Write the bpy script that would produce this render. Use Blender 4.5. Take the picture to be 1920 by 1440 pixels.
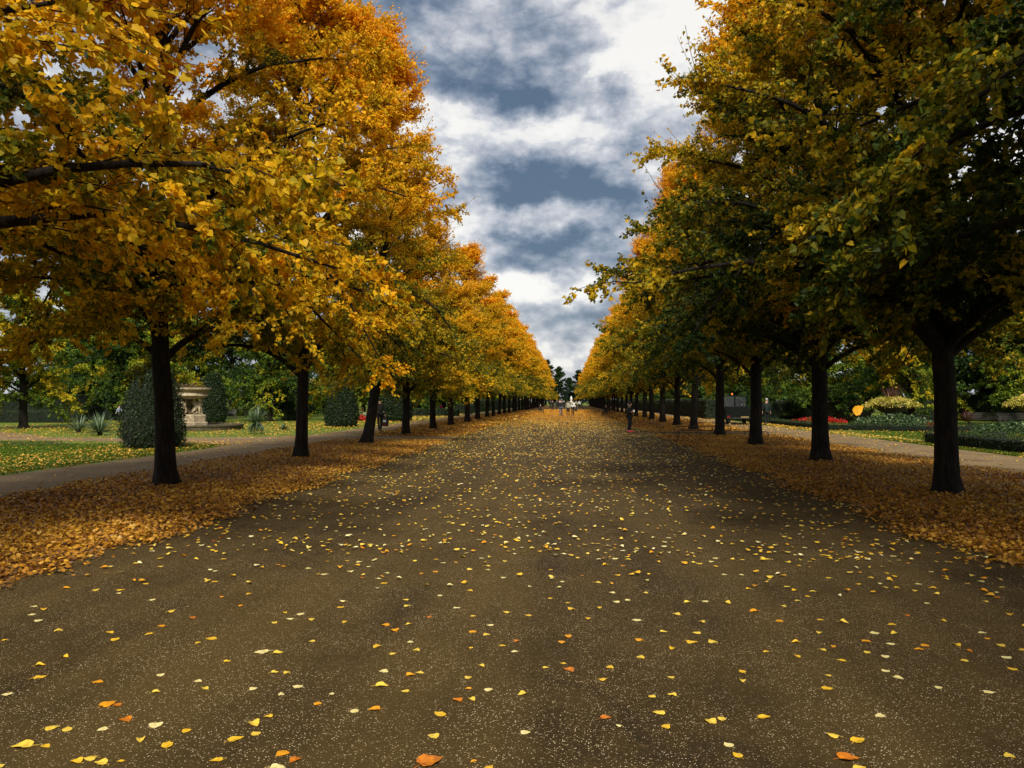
import bpy, math, random
import numpy as np
from mathutils import Vector, Matrix
sc = bpy.context.scene
for o in list(bpy.data.objects):
    bpy.data.objects.remove(o)
COL = sc.collection
PI = math.pi
R = math.radians

# ------------------------------------------------------------------ camera
F, CX, CY = 1480.0, 960.0, 720.0
VPX, HOR, CAMH = 1064.0, 752.0, 1.6
YAW = math.atan((VPX-CX)/F); PITCH = math.atan((HOR-CY)/F)
cam = bpy.data.cameras.new("camera"); camo = bpy.data.objects.new("camera", cam); COL.objects.link(camo)
cam.sensor_width = 36; cam.lens = F/1920*36; cam.clip_start = 0.1; cam.clip_end = 3000
camo.location = (0, 0, CAMH); camo.rotation_euler = (PI/2+PITCH, 0, YAW)
sc.camera = camo

# ------------------------------------------------------------------ sun, exposure
SUN_AZ = Vector((0.15, -0.99, 0.0)).normalized(); SUN_EL = R(43)
sd = Vector((SUN_AZ.x*math.cos(SUN_EL), SUN_AZ.y*math.cos(SUN_EL), math.sin(SUN_EL)))
sun = bpy.data.lights.new("sun", 'SUN'); sun.energy = 2.2; sun.angle = R(11); sun.color = (1.0, 0.93, 0.82)
suno = bpy.data.objects.new("sun", sun); COL.objects.link(suno)
suno.rotation_euler = sd.to_track_quat('Z', 'Y').to_euler()
sc.view_settings.view_transform = 'Standard'; sc.view_settings.look = 'None'
sc.view_settings.gamma = 1; sc.view_settings.exposure = 1.17; sc.view_settings.use_curve_mapping = False

# ------------------------------------------------------------------ node helper
class NT:
    def __init__(s, tree): s.t = tree; s.n = tree.nodes; s.l = tree.links
    def new(s, typ, ins=None, **props):
        nd = s.n.new(typ)
        for k, v in props.items(): setattr(nd, k, v)
        for k, v in (ins or {}).items():
            if isinstance(v, bpy.types.NodeSocket): s.l.new(v, nd.inputs[k])
            else: nd.inputs[k].default_value = v
        return nd
    def math(s, op, a, b=0.0, c=None, clamp=False):
        ins = {0: a, 1: b}
        if c is not None: ins[2] = c
        return s.new('ShaderNodeMath', ins, operation=op, use_clamp=clamp).outputs[0]
    def mix(s, f, a, b, blend='MIX'):
        nd = s.new('ShaderNodeMix', {0: f, 6: a, 7: b}, data_type='RGBA', blend_type=blend)
        return nd.outputs[2]
    def ramp(s, f, stops, interp='LINEAR'):
        nd = s.new('ShaderNodeValToRGB', {0: f}); cr = nd.color_ramp; cr.interpolation = interp
        while len(cr.elements) < len(stops): cr.elements.new(0.5)
        for e, (p, c) in zip(cr.elements, stops):
            e.position = p; e.color = (c[0], c[1], c[2], 1) if not isinstance(c, (int, float)) else (c, c, c, 1)
        return nd.outputs[0]
    def noise(s, vec, scale, detail=4, rough=0.55, **kw):
        return s.new('ShaderNodeTexNoise', {'Vector': vec, 'Scale': scale, 'Detail': detail, 'Roughness': rough}, **kw).outputs[0]

# ------------------------------------------------------------------ world: broken cloud
world = bpy.data.worlds.new("World"); sc.world = world; world.use_nodes = True
w = NT(world.node_tree); w.n.clear()
geo = w.new('ShaderNodeTexCoord').outputs['Generated']
sky = w.new('ShaderNodeTexSky', sky_type='NISHITA', sun_disc=False, sun_elevation=SUN_EL,
            sun_rotation=math.atan2(SUN_AZ.x, SUN_AZ.y), air_density=1.2, dust_density=1.5).outputs[0]
sep = w.new('ShaderNodeSeparateXYZ', {0: geo})
wn = w.new('ShaderNodeTexNoise', {'Vector': geo, 'Scale': 4.0, 'Detail': 9, 'Roughness': 0.62}).outputs[1]
wd = w.new('ShaderNodeVectorMath', {0: wn, 1: (0.5, 0.5, 0.5)}, operation='SUBTRACT').outputs[0]
wd = w.new('ShaderNodeVectorMath', {0: wd, 3: 0.24}, operation='SCALE').outputs[0]
dsep = w.new('ShaderNodeSeparateXYZ', {0: wd})
az = w.math('ADD', w.math('ARCTAN2', sep.outputs[0], sep.outputs[1]), dsep.outputs[0])
el = w.math('ADD', w.math('ARCSINE', sep.outputs[2]), w.math('MULTIPLY', dsep.outputs[2], 0.8))
def azel(px, py):
    u = (px-VPX)/F; v = (HOR-py)/F
    return math.atan(u), math.atan(v*math.cos(math.atan(u)))
# (px, py, half width px, half height px, weight): positive = darker cloud base, negative = bright gap
BLOBS = [(860, 165, 140, 55, .38), (1000, 205, 170, 42, .62), (1050, 232, 75, 30, .45), (760, 90, 200, 80, .25), (1010, 60, 220, 90, .24),
         (1160, 165, 55, 35, .42), (1000, 352, 150, 40, .32), (960, 380, 170, 28, .52), (1060, 365, 90, 38, .3), (1200, 268, 70, 22, .35), (1140, 285, 50, 18, .3),
         (1080, 482, 150, 30, .52), (960, 478, 90, 26, .28), (1000, 522, 190, 18, .38), (1060, 610, 120, 35, .18),
         (1270, 130, 110, 90, -.30), (1130, 255, 90, 45, -.5), (860, 240, 130, 38, -.42), (960, 290, 120, 30, -.25),
         (1160, 90, 45, 30, -.45), (1180, 330, 110, 40, -.38), (800, 330, 90, 50, -.3), (940, 430, 160, 26, -.2), (1010, 560, 180, 24, -.25), (1065, 665, 120, 26, -.3),
         (1330, 60, 120, 50, -.15), (600, 160, 160, 140, -.1)]
dens = None
for (px, py, hw, hh, wt) in BLOBS:
    a0, e0 = azel(px, py)
    dx = w.math('DIVIDE', w.math('SUBTRACT', az, a0), 1.05*hw/F)
    dy = w.math('DIVIDE', w.math('SUBTRACT', el, e0), 1.1*hh/F)
    q = w.math('ADD', w.math('MULTIPLY', dx, dx), w.math('MULTIPLY', dy, dy))
    g = w.math('MULTIPLY', w.math('EXPONENT', w.math('MULTIPLY', q, -1.3)), wt*(.52 if wt > 0 else .75))
    dens = g if dens is None else w.math('ADD', dens, g)
mp = w.new('ShaderNodeMapping', {'Vector': geo, 'Scale': (1, 1, 1.7)}).outputs[0]
n1 = w.noise(mp, 3.2, 10, .58); n2 = w.noise(mp, 9.0, 9, .6)
n3 = w.math('ABSOLUTE', w.math('SUBTRACT', w.math('MULTIPLY', w.noise(mp, 7.0, 7, .55), 2.0), 1.0))
n4 = w.math('ABSOLUTE', w.math('SUBTRACT', w.math('MULTIPLY', w.noise(mp, 17.0, 6, .55), 2.0), 1.0))
dens = w.math('ADD', dens, w.math('MULTIPLY', w.math('SUBTRACT', n1, .5), 1.7))
dens = w.math('ADD', dens, w.math('MULTIPLY', w.math('SUBTRACT', n2, .5), 1.25))
dens = w.math('ADD', dens, w.math('MULTIPLY', n3, -.75))
dens = w.math('ADD', dens, w.math('MULTIPLY', n4, -.55))
dens = w.math('ADD', w.math('MULTIPLY', w.math('ADD', dens, .12), 1.25), .5)
cl = w.ramp(dens, [(0.0, (.43, .42, .40)), (.2, (.38, .375, .365)), (.33, (.285, .29, .305)), (.5, (.205, .215, .24)), (.66, (.13, .15, .185)), (.86, (.068, .090, .125)), (1.0, (.040, .062, .094))])
cl = w.new('ShaderNodeVectorMath', {0: cl, 3: 10.0}, operation='SCALE').outputs[0]
cmix = w.mix(.06, cl, sky)
bg = w.new('ShaderNodeBackground', {0: cmix, 1: 0.1})
w.new('ShaderNodeOutputWorld', {0: bg.outputs[0]})

# ------------------------------------------------------------------ placing helpers
def at(px, d, z=0.0):
    """world point seen at photo column px at depth d along the view axis"""
    l = (px-CX)/F*d
    return Vector((-d*math.sin(YAW)+l*math.cos(YAW), d*math.cos(YAW)+l*math.sin(YAW), z))
def G(px, py, z=0.0):
    return at(px, F*CAMH/(py-HOR), z)
def hz(py, d): return CAMH+(HOR-py)/F*d

# ------------------------------------------------------------------ mesh helpers
def tag(o, label=None, cat=None, group=None, kind=None):
    if label: o['label'] = label
    if cat: o['category'] = cat
    if group: o['group'] = group
    if kind: o['kind'] = kind
    return o
def empty(name, loc=(0, 0, 0), rz=0.0):
    o = bpy.data.objects.new(name, None); COL.objects.link(o); o.location = loc; o.rotation_euler = (0, 0, rz)
    o.empty_display_size = 0.3
    return o
def link(name, me, mats, parent=None, loc=None, rz=None):
    o = bpy.data.objects.new(name, me); COL.objects.link(o)
    if mats and not me.materials:
        for m in (mats if isinstance(mats, (list, tuple)) else [mats]): me.materials.append(m)
    if parent: o.parent = parent
    if loc is not None: o.location = loc
    if rz is not None: o.rotation_euler = (0, 0, rz)
    return o
def fast_mesh(name, V, loops, sizes, attrs=None, matidx=None, smooth=False):
    me = bpy.data.meshes.new(name)
    V = np.asarray(V, np.float32); loops = np.asarray(loops, np.int32); sizes = np.asarray(sizes, np.int32)
    me.vertices.add(len(V)); me.vertices.foreach_set("co", V.ravel())
    me.loops.add(len(loops)); me.loops.foreach_set("vertex_index", loops)
    me.polygons.add(len(sizes))
    st = np.zeros(len(sizes), np.int32); st[1:] = np.cumsum(sizes)[:-1]
    me.polygons.foreach_set("loop_start", st)
    if matidx is not None: me.polygons.foreach_set("material_index", np.asarray(matidx, np.int32))
    me.update(calc_edges=True)
    me.polygons.foreach_set("use_smooth", np.full(len(sizes), smooth, bool))
    for k, v in (attrs or {}).items():
        a = me.attributes.new(k, 'FLOAT', 'FACE'); a.data.foreach_set("value", np.asarray(v, np.float32))
    return me
def tubes(P, Rr, sides):
    """P (M,K,3) polylines, Rr (M,K) radii -> verts, quad loops, sizes"""
    P = np.asarray(P, float); Rr = np.asarray(Rr, float); M, K, _ = P.shape
    T = np.gradient(P, axis=1); T /= np.linalg.norm(T, axis=2, keepdims=True)+1e-9
    avg = P[:, -1]-P[:, 0]; avg /= np.linalg.norm(avg, axis=1, keepdims=True)+1e-9
    ref = np.where(np.abs(avg[:, 2:3]) > .8, np.array([[1., 0, 0]]), np.array([[0, 0, 1.]]))[:, None, :]
    N = np.cross(T, np.broadcast_to(ref, T.shape)); N /= np.linalg.norm(N, axis=2, keepdims=True)+1e-9
    B = np.cross(T, N)
    a = np.arange(sides)*2*PI/sides
    V = P[:, :, None, :]+Rr[:, :, None, None]*(np.cos(a)[None, None, :, None]*N[:, :, None, :]+np.sin(a)[None, None, :, None]*B[:, :, None, :])
    idx = np.arange(M*K*sides).reshape(M, K, sides)
    i0 = idx[:, :-1, :]; i1 = idx[:, 1:, :]
    q = np.stack([i0, np.roll(i0, -1, 2), np.roll(i1, -1, 2), i1], -1).reshape(-1, 4)
    return V.reshape(-1, 3), q.ravel(), np.full(len(q), 4)
def join_parts(parts):
    Vs, Ls, Ss, off = [], [], [], 0
    for V, L, S in parts:
        Vs.append(V); Ls.append(np.asarray(L)+off); Ss.append(S); off += len(V)
    return np.concatenate(Vs), np.concatenate(Ls), np.concatenate(Ss)
class MB:
    """small hand-built meshes"""
    def __init__(s): s.v = []; s.f = []
    def add(s, vs, fs):
        o = len(s.v); s.v += [tuple(v) for v in vs]; s.f += [tuple(i+o for i in f) for f in fs]; return s
    def box(s, x0, x1, y0, y1, z0, z1, bev=0.0, M=None):
        if bev <= 0:
            vs = [(x, y, z) for z in (z0, z1) for y in (y0, y1) for x in (x0, x1)]
            fs = [(0, 2, 3, 1), (4, 5, 7, 6), (0, 1, 5, 4), (2, 6, 7, 3), (0, 4, 6, 2), (1, 3, 7, 5)]
        else:
            b = bev; vs = []
            for z, i in ((z0, b), (z0+b, 0), (z1-b, 0), (z1, b)):
                xa, xb, ya, yb = x0+i, x1-i, y0+i, y1-i
                vs += [(xa+b, ya, z), (xb-b, ya, z), (xb, ya+b, z), (xb, yb-b, z), (xb-b, yb, z), (xa+b, yb, z), (xa, yb-b, z), (xa, ya+b, z)]
            fs = [tuple(range(7, -1, -1)), tuple(range(24, 32))]
            for r in range(3):
                for k in range(8): fs.append((r*8+k, r*8+(k+1) % 8, r*8+8+(k+1) % 8, r*8+8+k))
        if M is not None: vs = [M @ Vector(v) for v in vs]
        return s.add(vs, fs)
    def tube(s, pts, r, n=8):
        pts = np.array([pts], float); rr = np.full((1, pts.shape[1]), r) if np.isscalar(r) else np.array([r], float)
        V, L, S = tubes(pts, rr, n); K = pts.shape[1]
        fs = [tuple(L[i*4:i*4+4]) for i in range(len(S))]+[tuple(range(n-1, -1, -1)), tuple(range((K-1)*n, K*n))]
        return s.add([tuple(v) for v in V], [tuple(int(i) for i in f) for f in fs])
    def lathe(s, prof, n=32, c=(0, 0), mod=None):
        vs = []
        for k, (r, z) in enumerate(prof):
            for i in range(n):
                a = 2*PI*i/n; q = r*(1+(mod(a, k, z) if mod else 0))
                vs.append((c[0]+q*math.cos(a), c[1]+q*math.sin(a), z))
        fs = []
        for k in range(len(prof)-1):
            for i in range(n): fs.append((k*n+i, k*n+(i+1) % n, (k+1)*n+(i+1) % n, (k+1)*n+i))
        fs.append(tuple(range(n-1, -1, -1))); fs.append(tuple(range((len(prof)-1)*n, len(prof)*n)))
        return s.add(vs, fs)
    def prism(s, pts2, t, M):
        """outline (x,z) extruded +-t/2 in y, then transformed"""
        n = len(pts2)
        vs = [M @ Vector((x, -t/2, z)) for x, z in pts2]+[M @ Vector((x, t/2, z)) for x, z in pts2]
        fs = [tuple(range(n)), tuple(range(2*n-1, n-1, -1))]+[(i, n+i, n+(i+1) % n, (i+1) % n) for i in range(n)]
        return s.add(vs, fs)
    def ball(s, c, r, n=10, sc_=(1, 1, 1)):
        vs = []; fs = []
        m = max(4, n//2)
        for j in range(m+1):
            t = PI*j/m
            for i in range(n):
                a = 2*PI*i/n
                vs.append((c[0]+r*sc_[0]*math.sin(t)*math.cos(a), c[1]+r*sc_[1]*math.sin(t)*math.sin(a), c[2]+r*sc_[2]*math.cos(t)))
        for j in range(m):
            for i in range(n): fs.append((j*n+i, (j+1)*n+i, (j+1)*n+(i+1) % n, j*n+(i+1) % n))
        return s.add(vs, fs)
    def mesh(s, name, smooth=False):
        me = bpy.data.meshes.new(name); me.from_pydata(s.v, [], s.f); me.update()
        if smooth: me.polygons.foreach_set("use_smooth", np.full(len(me.polygons), True))
        return me
    def build(s, name, mat, parent=None, smooth=False, **kw):
        return link(name, s.mesh(name, smooth), mat, parent, **kw)

# ------------------------------------------------------------------ materials
def mat_new(name):
    m = bpy.data.materials.new(name); m.use_nodes = True; t = NT(m.node_tree); t.n.clear(); return m, t
def out(t, sh): t.new('ShaderNodeOutputMaterial', {0: sh})
def simple(name, c, rough=.7, c2=None, scale=12, bump=0.0, metallic=0.0, spec=.4, bscale=None):
    m, t = mat_new(name); co = t.new('ShaderNodeTexCoord').outputs['Object']
    n = t.noise(co, scale, 5)
    c2 = c2 or tuple(x*.6 for x in c)
    col = t.mix(t.ramp(n, [(.35, 0.0), (.65, 1.0)]), (*c, 1), (*c2, 1))
    ins = {'Base Color': col, 'Roughness': rough, 'Metallic': metallic, 'Specular IOR Level': spec}
    if bump:
        b = t.new('ShaderNodeBump', {'Height': t.noise(co, bscale or scale*4, 4), 'Strength': bump, 'Distance': .02}); ins['Normal'] = b.outputs[0]
    out(t, t.new('ShaderNodeBsdfPrincipled', ins).outputs[0]); return m
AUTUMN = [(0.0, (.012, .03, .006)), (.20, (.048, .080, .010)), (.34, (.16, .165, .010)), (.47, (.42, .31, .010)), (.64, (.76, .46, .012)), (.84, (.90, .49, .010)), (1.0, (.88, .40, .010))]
GREENS = [(0.0, (.010, .028, .007)), (.35, (.035, .075, .010)), (.6, (.13, .20, .014)), (.8, (.36, .36, .018)), (1.0, (.62, .42, .015))]
def leaf_mat(name, stops, trans=.45, rough=.5, spec=.16, litter=False):
    m, t = mat_new(name)
    a = t.new('ShaderNodeAttribute', attribute_name='turn', attribute_type='GEOMETRY').outputs['Fac']
    if not litter:
        b = t.new('ShaderNodeAttribute', attribute_name='turn', attribute_type='OBJECT').outputs['Fac']
        a = t.math('ADD', a, b)
    col = t.ramp(a, stops)
    co = t.new('ShaderNodeTexCoord').outputs['Object']
    if litter:
        n = t.noise(co, 60, 3); col = t.mix(t.math('MULTIPLY', n, .35), col, t.mix(1, col, (.6, .45, .25, 1), 'MULTIPLY'))
    if litter and 'fallen' in name or 'road' in name:
        sp = t.noise(co, 2.7, 5, .7); col = t.mix(t.ramp(sp, [(.54, 0.0), (.66, .55)]), col, (.20, .075, .015, 1))
    p = t.new('ShaderNodeBsdfPrincipled', {'Base Color': col, 'Roughness': rough, 'Specular IOR Level': spec}).outputs[0]
    tr = t.new('ShaderNodeBsdfTranslucent', {0: col}).outputs[0]
    out(t, t.new('ShaderNodeMixShader', {0: trans, 1: p, 2: tr}).outputs[0]); return m
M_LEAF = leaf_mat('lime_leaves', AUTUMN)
M_GREEN = leaf_mat('green_leaves', GREENS, .36, .5, .15)
LIT = [(0.0, (.05, .020, .006)), (.25, (.20, .080, .012)), (.5, (.48, .22, .014)), (.75, (.68, .38, .03)), (1.0, (.72, .48, .08))]
M_LITTER = leaf_mat('fallen_leaves', LIT, .12, .5, .45, True)
ROADL = [(0.0, (.40, .11, .012)), (.12, (.80, .27, .012)), (.35, (.86, .40, .015)), (.6, (.86, .56, .035)), (.85, (.86, .68, .12)), (1.0, (.88, .80, .42))]
M_ROADLEAF = leaf_mat('road_leaves', ROADL, .08, .45, .3, True)
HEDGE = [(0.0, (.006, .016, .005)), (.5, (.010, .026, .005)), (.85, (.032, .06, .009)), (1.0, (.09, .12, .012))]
M_HEDGE = leaf_mat('hedge_leaves', HEDGE, .15, .5, .3, True)
BROWNH = [(0.0, (.03, .022, .008)), (.6, (.08, .05, .015)), (1.0, (.15, .12, .03))]
M_BROWNHEDGE = leaf_mat('beech_hedge_leaves', BROWNH, .15, .5, .3, True)
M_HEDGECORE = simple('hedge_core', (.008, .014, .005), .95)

m, t = mat_new('bark'); co = t.new('ShaderNodeTexCoord').outputs['Object']
mp = t.new('ShaderNodeMapping', {'Vector': co, 'Scale': (14, 14, 2.2)}).outputs[0]
n = t.noise(mp, 1.6, 8, .65); n2 = t.noise(co, 3, 4)
col = t.ramp(n, [(.3, (.006, .005, .004)), (.52, (.016, .012, .009)), (.72, (.050, .040, .028))])
col = t.mix(t.ramp(n2, [(.5, 0.0), (.72, .6)]), col, (.018, .022, .010, 1))
b = t.new('ShaderNodeBump', {'Height': n, 'Strength': .9, 'Distance': .03}).outputs[0]
out(t, t.new('ShaderNodeBsdfPrincipled', {'Base Color': col, 'Roughness': .9, 'Normal': b, 'Specular IOR Level': .2}).outputs[0]); M_BARK = m

m, t = mat_new('asphalt'); co = t.new('ShaderNodeTexCoord').outputs['Object']
v1 = t.new('ShaderNodeTexVoronoi', {'Vector': co, 'Scale': 135.0, 'Randomness': 1.0}, feature='F1')
rnd = t.new('ShaderNodeSeparateColor', {0: v1.outputs['Color']})
chip = t.math('MULTIPLY', t.math('LESS_THAN', v1.outputs['Distance'], .42), t.math('GREATER_THAN', rnd.outputs[0], .6))
stone = t.ramp(rnd.outputs[1], [(0, (.05, .030, .012)), (.5, (.14, .095, .045)), (.7, (.30, .21, .09)), (1, (.85, .70, .44))])
big = t.noise(co, .55, 7, .62); med = t.noise(co, 4, 5)
base = t.mix(t.ramp(big, [(.40, 0.0), (.60, 1.0)]), (.028, .018, .005, 1), (.066, .042, .011, 1))
crk = t.ramp(t.new('ShaderNodeTexVoronoi', {'Vector': t.new('ShaderNodeVectorMath', {0: co, 1: t.new('ShaderNodeTexNoise', {'Vector': co, 'Scale': 1.3, 'Detail': 4}).outputs[1]}, operation='ADD').outputs[0], 'Scale': .16}, feature='DISTANCE_TO_EDGE').outputs['Distance'], [(0.0, 1.0), (.012, 0.0)])
base = t.mix(t.math('MULTIPLY', crk, .55), base, (.012, .008, .004, 1))
base = t.mix(t.math('MULTIPLY', med, .5), base, (.024, .015, .007, 1))
trk_ = t.noise(t.new('ShaderNodeMapping', {'Vector': co, 'Scale': (1.1, .05, 1)}).outputs[0], 1.0, 5, .6)
base = t.mix(t.ramp(trk_, [(.42, 0.0), (.62, .5)]), base, (.105, .068, .018, 1))
chipv = t.ramp(t.noise(co, 1.7, 5, .65), [(.3, .25), (.6, 1.0)])
chip = t.math('MULTIPLY', chip, chipv)
fine = t.noise(co, 240, 3, .7)
base = t.mix(t.ramp(fine, [(.52, 0.0), (.7, .8)]), base, (.095, .064, .028, 1))
col = t.mix(chip, base, stone)
bh = t.math('ADD', t.math('MULTIPLY', v1.outputs['Distance'], -.6), fine)
b = t.new('ShaderNodeBump', {'Height': bh, 'Strength': .5, 'Distance': .006}).outputs[0]
out(t, t.new('ShaderNodeBsdfPrincipled', {'Base Color': col, 'Roughness': .8, 'Normal': b, 'Specular IOR Level': .1}).outputs[0]); M_ASPHALT = m

m, t = mat_new('path_gravel'); co = t.new('ShaderNodeTexCoord').outputs['Object']
n = t.noise(co, 90, 4, .7); n2 = t.noise(co, .8, 5)
col = t.mix(t.ramp(n, [(.35, 0.0), (.7, 1.0)]), (.13, .085, .038, 1), (.34, .24, .115, 1))
col = t.mix(t.ramp(n2, [(.4, 0.0), (.65, .5)]), col, (.10, .065, .03, 1))
b = t.new('ShaderNodeBump', {'Height': n, 'Strength': .4, 'Distance': .006}).outputs[0]
out(t, t.new('ShaderNodeBsdfPrincipled', {'Base Color': col, 'Roughness': .85, 'Normal': b, 'Specular IOR Level': .2}).outputs[0]); M_PATH = m

m, t = mat_new('litter_ground'); co = t.new('ShaderNodeTexCoord').outputs['Object']
v = t.new('ShaderNodeTexVoronoi', {'Vector': co, 'Scale': 15.0}, feature='F1'); rnd = t.new('ShaderNodeSeparateColor', {0: v.outputs['Color']})
col = t.ramp(rnd.outputs[0], [(0, (.03, .014, .006)), (.3, (.13, .055, .012)), (.6, (.28, .125, .016)), (1, (.40, .21, .03))])
n2 = t.noise(co, .9, 5); col = t.mix(t.ramp(n2, [(.45, 0.0), (.7, .55)]), col, (.06, .03, .012, 1))
b = t.new('ShaderNodeBump', {'Height': rnd.outputs[1], 'Strength': .8, 'Distance': .02}).outputs[0]
out(t, t.new('ShaderNodeBsdfPrincipled', {'Base Color': col, 'Roughness': .7, 'Normal': b, 'Specular IOR Level': .3}).outputs[0]); M_LITGROUND = m

m, t = mat_new('lawn'); co = t.new('ShaderNodeTexCoord').outputs['Object']
n = t.noise(co, 45, 5, .7); n2 = t.noise(co, .5, 5)
col = t.mix(t.ramp(n, [(.35, 0.0), (.7, 1.0)]), (.035, .085, .005, 1), (.14, .21, .010, 1))
col = t.mix(t.ramp(n2, [(.42, 0.0), (.62, .6)]), col, (.12, .13, .014, 1))
v = t.new('ShaderNodeTexVoronoi', {'Vector': co, 'Scale': 9.0}, feature='F1'); rnd = t.new('ShaderNodeSeparateColor', {0: v.outputs['Color']})
lf = t.math('MULTIPLY', t.math('LESS_THAN', v.outputs['Distance'], .35), t.math('GREATER_THAN', rnd.outputs[0], .72))
col = t.mix(lf, col, t.ramp(rnd.outputs[1], [(0, (.3, .14, .02)), (1, (.55, .42, .06))]))
b = t.new('ShaderNodeBump', {'Height': n, 'Strength': .8, 'Distance': .03}).outputs[0]
out(t, t.new('ShaderNodeBsdfPrincipled', {'Base Color': col, 'Roughness': .8, 'Normal': b, 'Specular IOR Level': .2}).outputs[0]); M_LAWN = m
M_SOIL = simple('soil', (.035, .022, .013), .95, (.015, .010, .006), 5, .6)
M_STONE = simple('carved_stone', (.46, .38, .25), .8, (.24, .19, .11), 5, .5, bscale=20)
M_STONE_DK = simple('mossy_stone', (.12, .09, .05), .9, (.05, .045, .022), 6, .5)
M_BLACK = simple('black_paint', (.008, .009, .009), .5, (.016, .017, .016))
M_TRUCK = simple('dark_green_paint', (.004, .006, .005), .8, (.005, .008, .006), spec=.1)
M_RUBBER = simple('rubber', (.012, .012, .012), .85)
M_WOOD = simple('weathered_wood', (.20, .20, .18), .8, (.11, .11, .10), 14)
M_DKWOOD = simple('dark_wood', (.035, .034, .024), .75, (.02, .018, .013), 14)
M_SKIN = simple('skin', (.52, .30, .19), .55, (.46, .25, .16))
M_WHITE = simple('white_paint', (.78, .77, .70), .6, (.68, .66, .58))

# ------------------------------------------------------------------ ground sheets
def sheet(name, pts, z, mat, kind='structure', sub=None):
    me = bpy.data.meshes.new(name)
    me.from_pydata([(x, y, z) for x, y in pts], [], [tuple(range(len(pts)))]); me.update()
    if me.polygons[0].normal.z < 0: me.flip_normals()
    o = link(name, me, mat); o['kind'] = kind; return o
sheet('ground', [(-900, -60), (900, -60), (900, 1600), (-900, 1600)], 0, M_LAWN)
def wob(x, y0, y1, a, step=.7, seed=0, hw=1.0):
    r = np.random.RandomState(seed); ys = np.arange(y0, y1+1e-3, step); ph = r.rand(5)*6
    return [(x+a*sum(math.sin(y*f+p)*k for f, p, k in zip((.31, .83, 1.9, 4.1, 7.3), ph, (.4, .3, .25, .2, .15))), y) for y in ys]
LX0, LX1, RX0, RX1 = -9.2, -5.0, 4.4, 9.55
road = wob(LX1-.1, -12, 300, .12, 1.0, 1); road2 = wob(RX0+.1, -12, 300, .12, 1.0, 2)
sheet('avenue_path', road+road2[::-1], .004, M_ASPHALT)
strip_l = wob(LX1, -12, 32.0, .18, .5, 3); strip_l0 = wob(LX0, -12, 32.0, .08, .5, 4)
def strip(name, x0, x1, y0, y1, seed):
    a = wob(x0, y0, y1, .10, .5, seed); b = wob(x1, y0, y1, .16, .5, seed+1)
    n = 8
    ca = [(x0+(x1-x0)*k/n, y1+.35*math.sin(PI*k/n)) for k in range(1, n)]
    cb = [(x1+(x0-x1)*k/n, y0-.35*math.sin(PI*k/n)) for k in range(1, n)]
    return sheet(name, a+ca+b[::-1]+cb, .008, M_LITGROUND)
strip('leafy_verge', LX0, LX1, -12, 31.8, 3)
strip('leafy_verge', LX0, LX1, 35.4, 262, 5)
strip('leafy_verge', RX0, RX1, -12, 37.4, 7)
strip('leafy_verge', RX0, RX1, 41.5, 262, 9)
# side paths, cross paths
sheet('side_path', wob(-12.1, -12, 262, .06, 1, 11)+wob(LX0+.15, -12, 262, .05, 1, 12)[::-1], .004, M_PATH)
sheet('side_path', wob(RX1-.15, -12, 262, .05, 1, 13)+wob(12.9, -12, 262, .08, 1, 14)[::-1], .004, M_PATH)
cp = [(-60, 44), (-60, 33), (-32, 31.0), (-20, 30.4), (-14.6, 29.6), (-13.2, 28.6), (-12.3, 26.8), (-11.9, 26.0), (-9.0, 31.9), (-4.9, 32.0), (-4.9, 35.4), (-9.2, 35.4), (-12.0, 36.6), (-13.2, 34.6), (-16, 33.4), (-20, 33.0), (-23, 33.4), (-25.5, 36), (-30, 39.5), (-44, 43)]
sheet('cross_path', cp, .006, M_PATH)
sheet('cross_path', [(4.3, 37.4), (9.6, 37.4), (9.6, 41.5), (4.3, 41.5)], .006, M_ASPHALT)
sheet('flower_bed', [(-26, 27.2), (-21.5, 27.0), (-17.6, 27.6), (-19.5, 28.8), (-26, 29.4)], .03, M_SOIL)
ring = MB()
for k in range(64):
    a, b_ = 2*PI*k/64, 2*PI*(k+1)/64
    ring.add([(r_*math.cos(q), r_*math.sin(q), 0) for r_, q in ((1.62, a), (1.72, a), (1.72, b_), (1.62, b_))], [(0, 1, 2, 3)])
o = ring.build('paving_ring', M_STONE_DK, loc=(G(1090, 817).x, G(1090, 817).y, .009)); o['kind'] = 'structure'

# ------------------------------------------------------------------ leaves
HEART = np.array([(0, .08, 0), (-.34, -.03, .07), (-.5, .34, .11), (-.28, .72, .06), (0, 1.05, -.05), (.28, .72, .06), (.5, .34, .11), (.34, -.03, .07)])
HEART_F = [(0, 4, 3, 2, 1), (0, 7, 6, 5, 4)]
KITE = np.array([(0, 0, 0), (-.46, .38, .10), (0, 1.0, 0), (.46, .38, .10)])
KITE_F = [(0, 2, 1), (0, 3, 2)]
def leaf_cloud(P, D, N, S, turn, detail, rs):
    """leaf faces: P base points, D length axes, N rough normals, S sizes"""
    D = D/(np.linalg.norm(D, axis=1, keepdims=True)+1e-9)
    N = N-D*np.sum(N*D, axis=1, keepdims=True); N /= np.linalg.norm(N, axis=1, keepdims=True)+1e-9
    X = np.cross(D, N)
    T, Fc = (HEART, HEART_F) if detail else (KITE, KITE_F)
    n = len(P); k = len(T)
    wv = rs.uniform(.8, 1.15, n)[:, None, None]; curl = rs.uniform(-1.2, 2.4, n)[:, None, None]
    V = P[:, None, :]+S[:, None, None]*(T[None, :, 0:1]*wv*X[:, None, :]+T[None, :, 1:2]*D[:, None, :]+T[None, :, 2:3]*curl*N[:, None, :])
    base = (np.arange(n)*k)[:, None]
    fl = np.concatenate([np.array(f) for f in Fc])
    L = (base+fl[None, :]).ravel(); S_ = np.tile([len(f) for f in Fc], n)
    return V.reshape(-1, 3), L, S_, np.repeat(turn, len(Fc))
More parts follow.
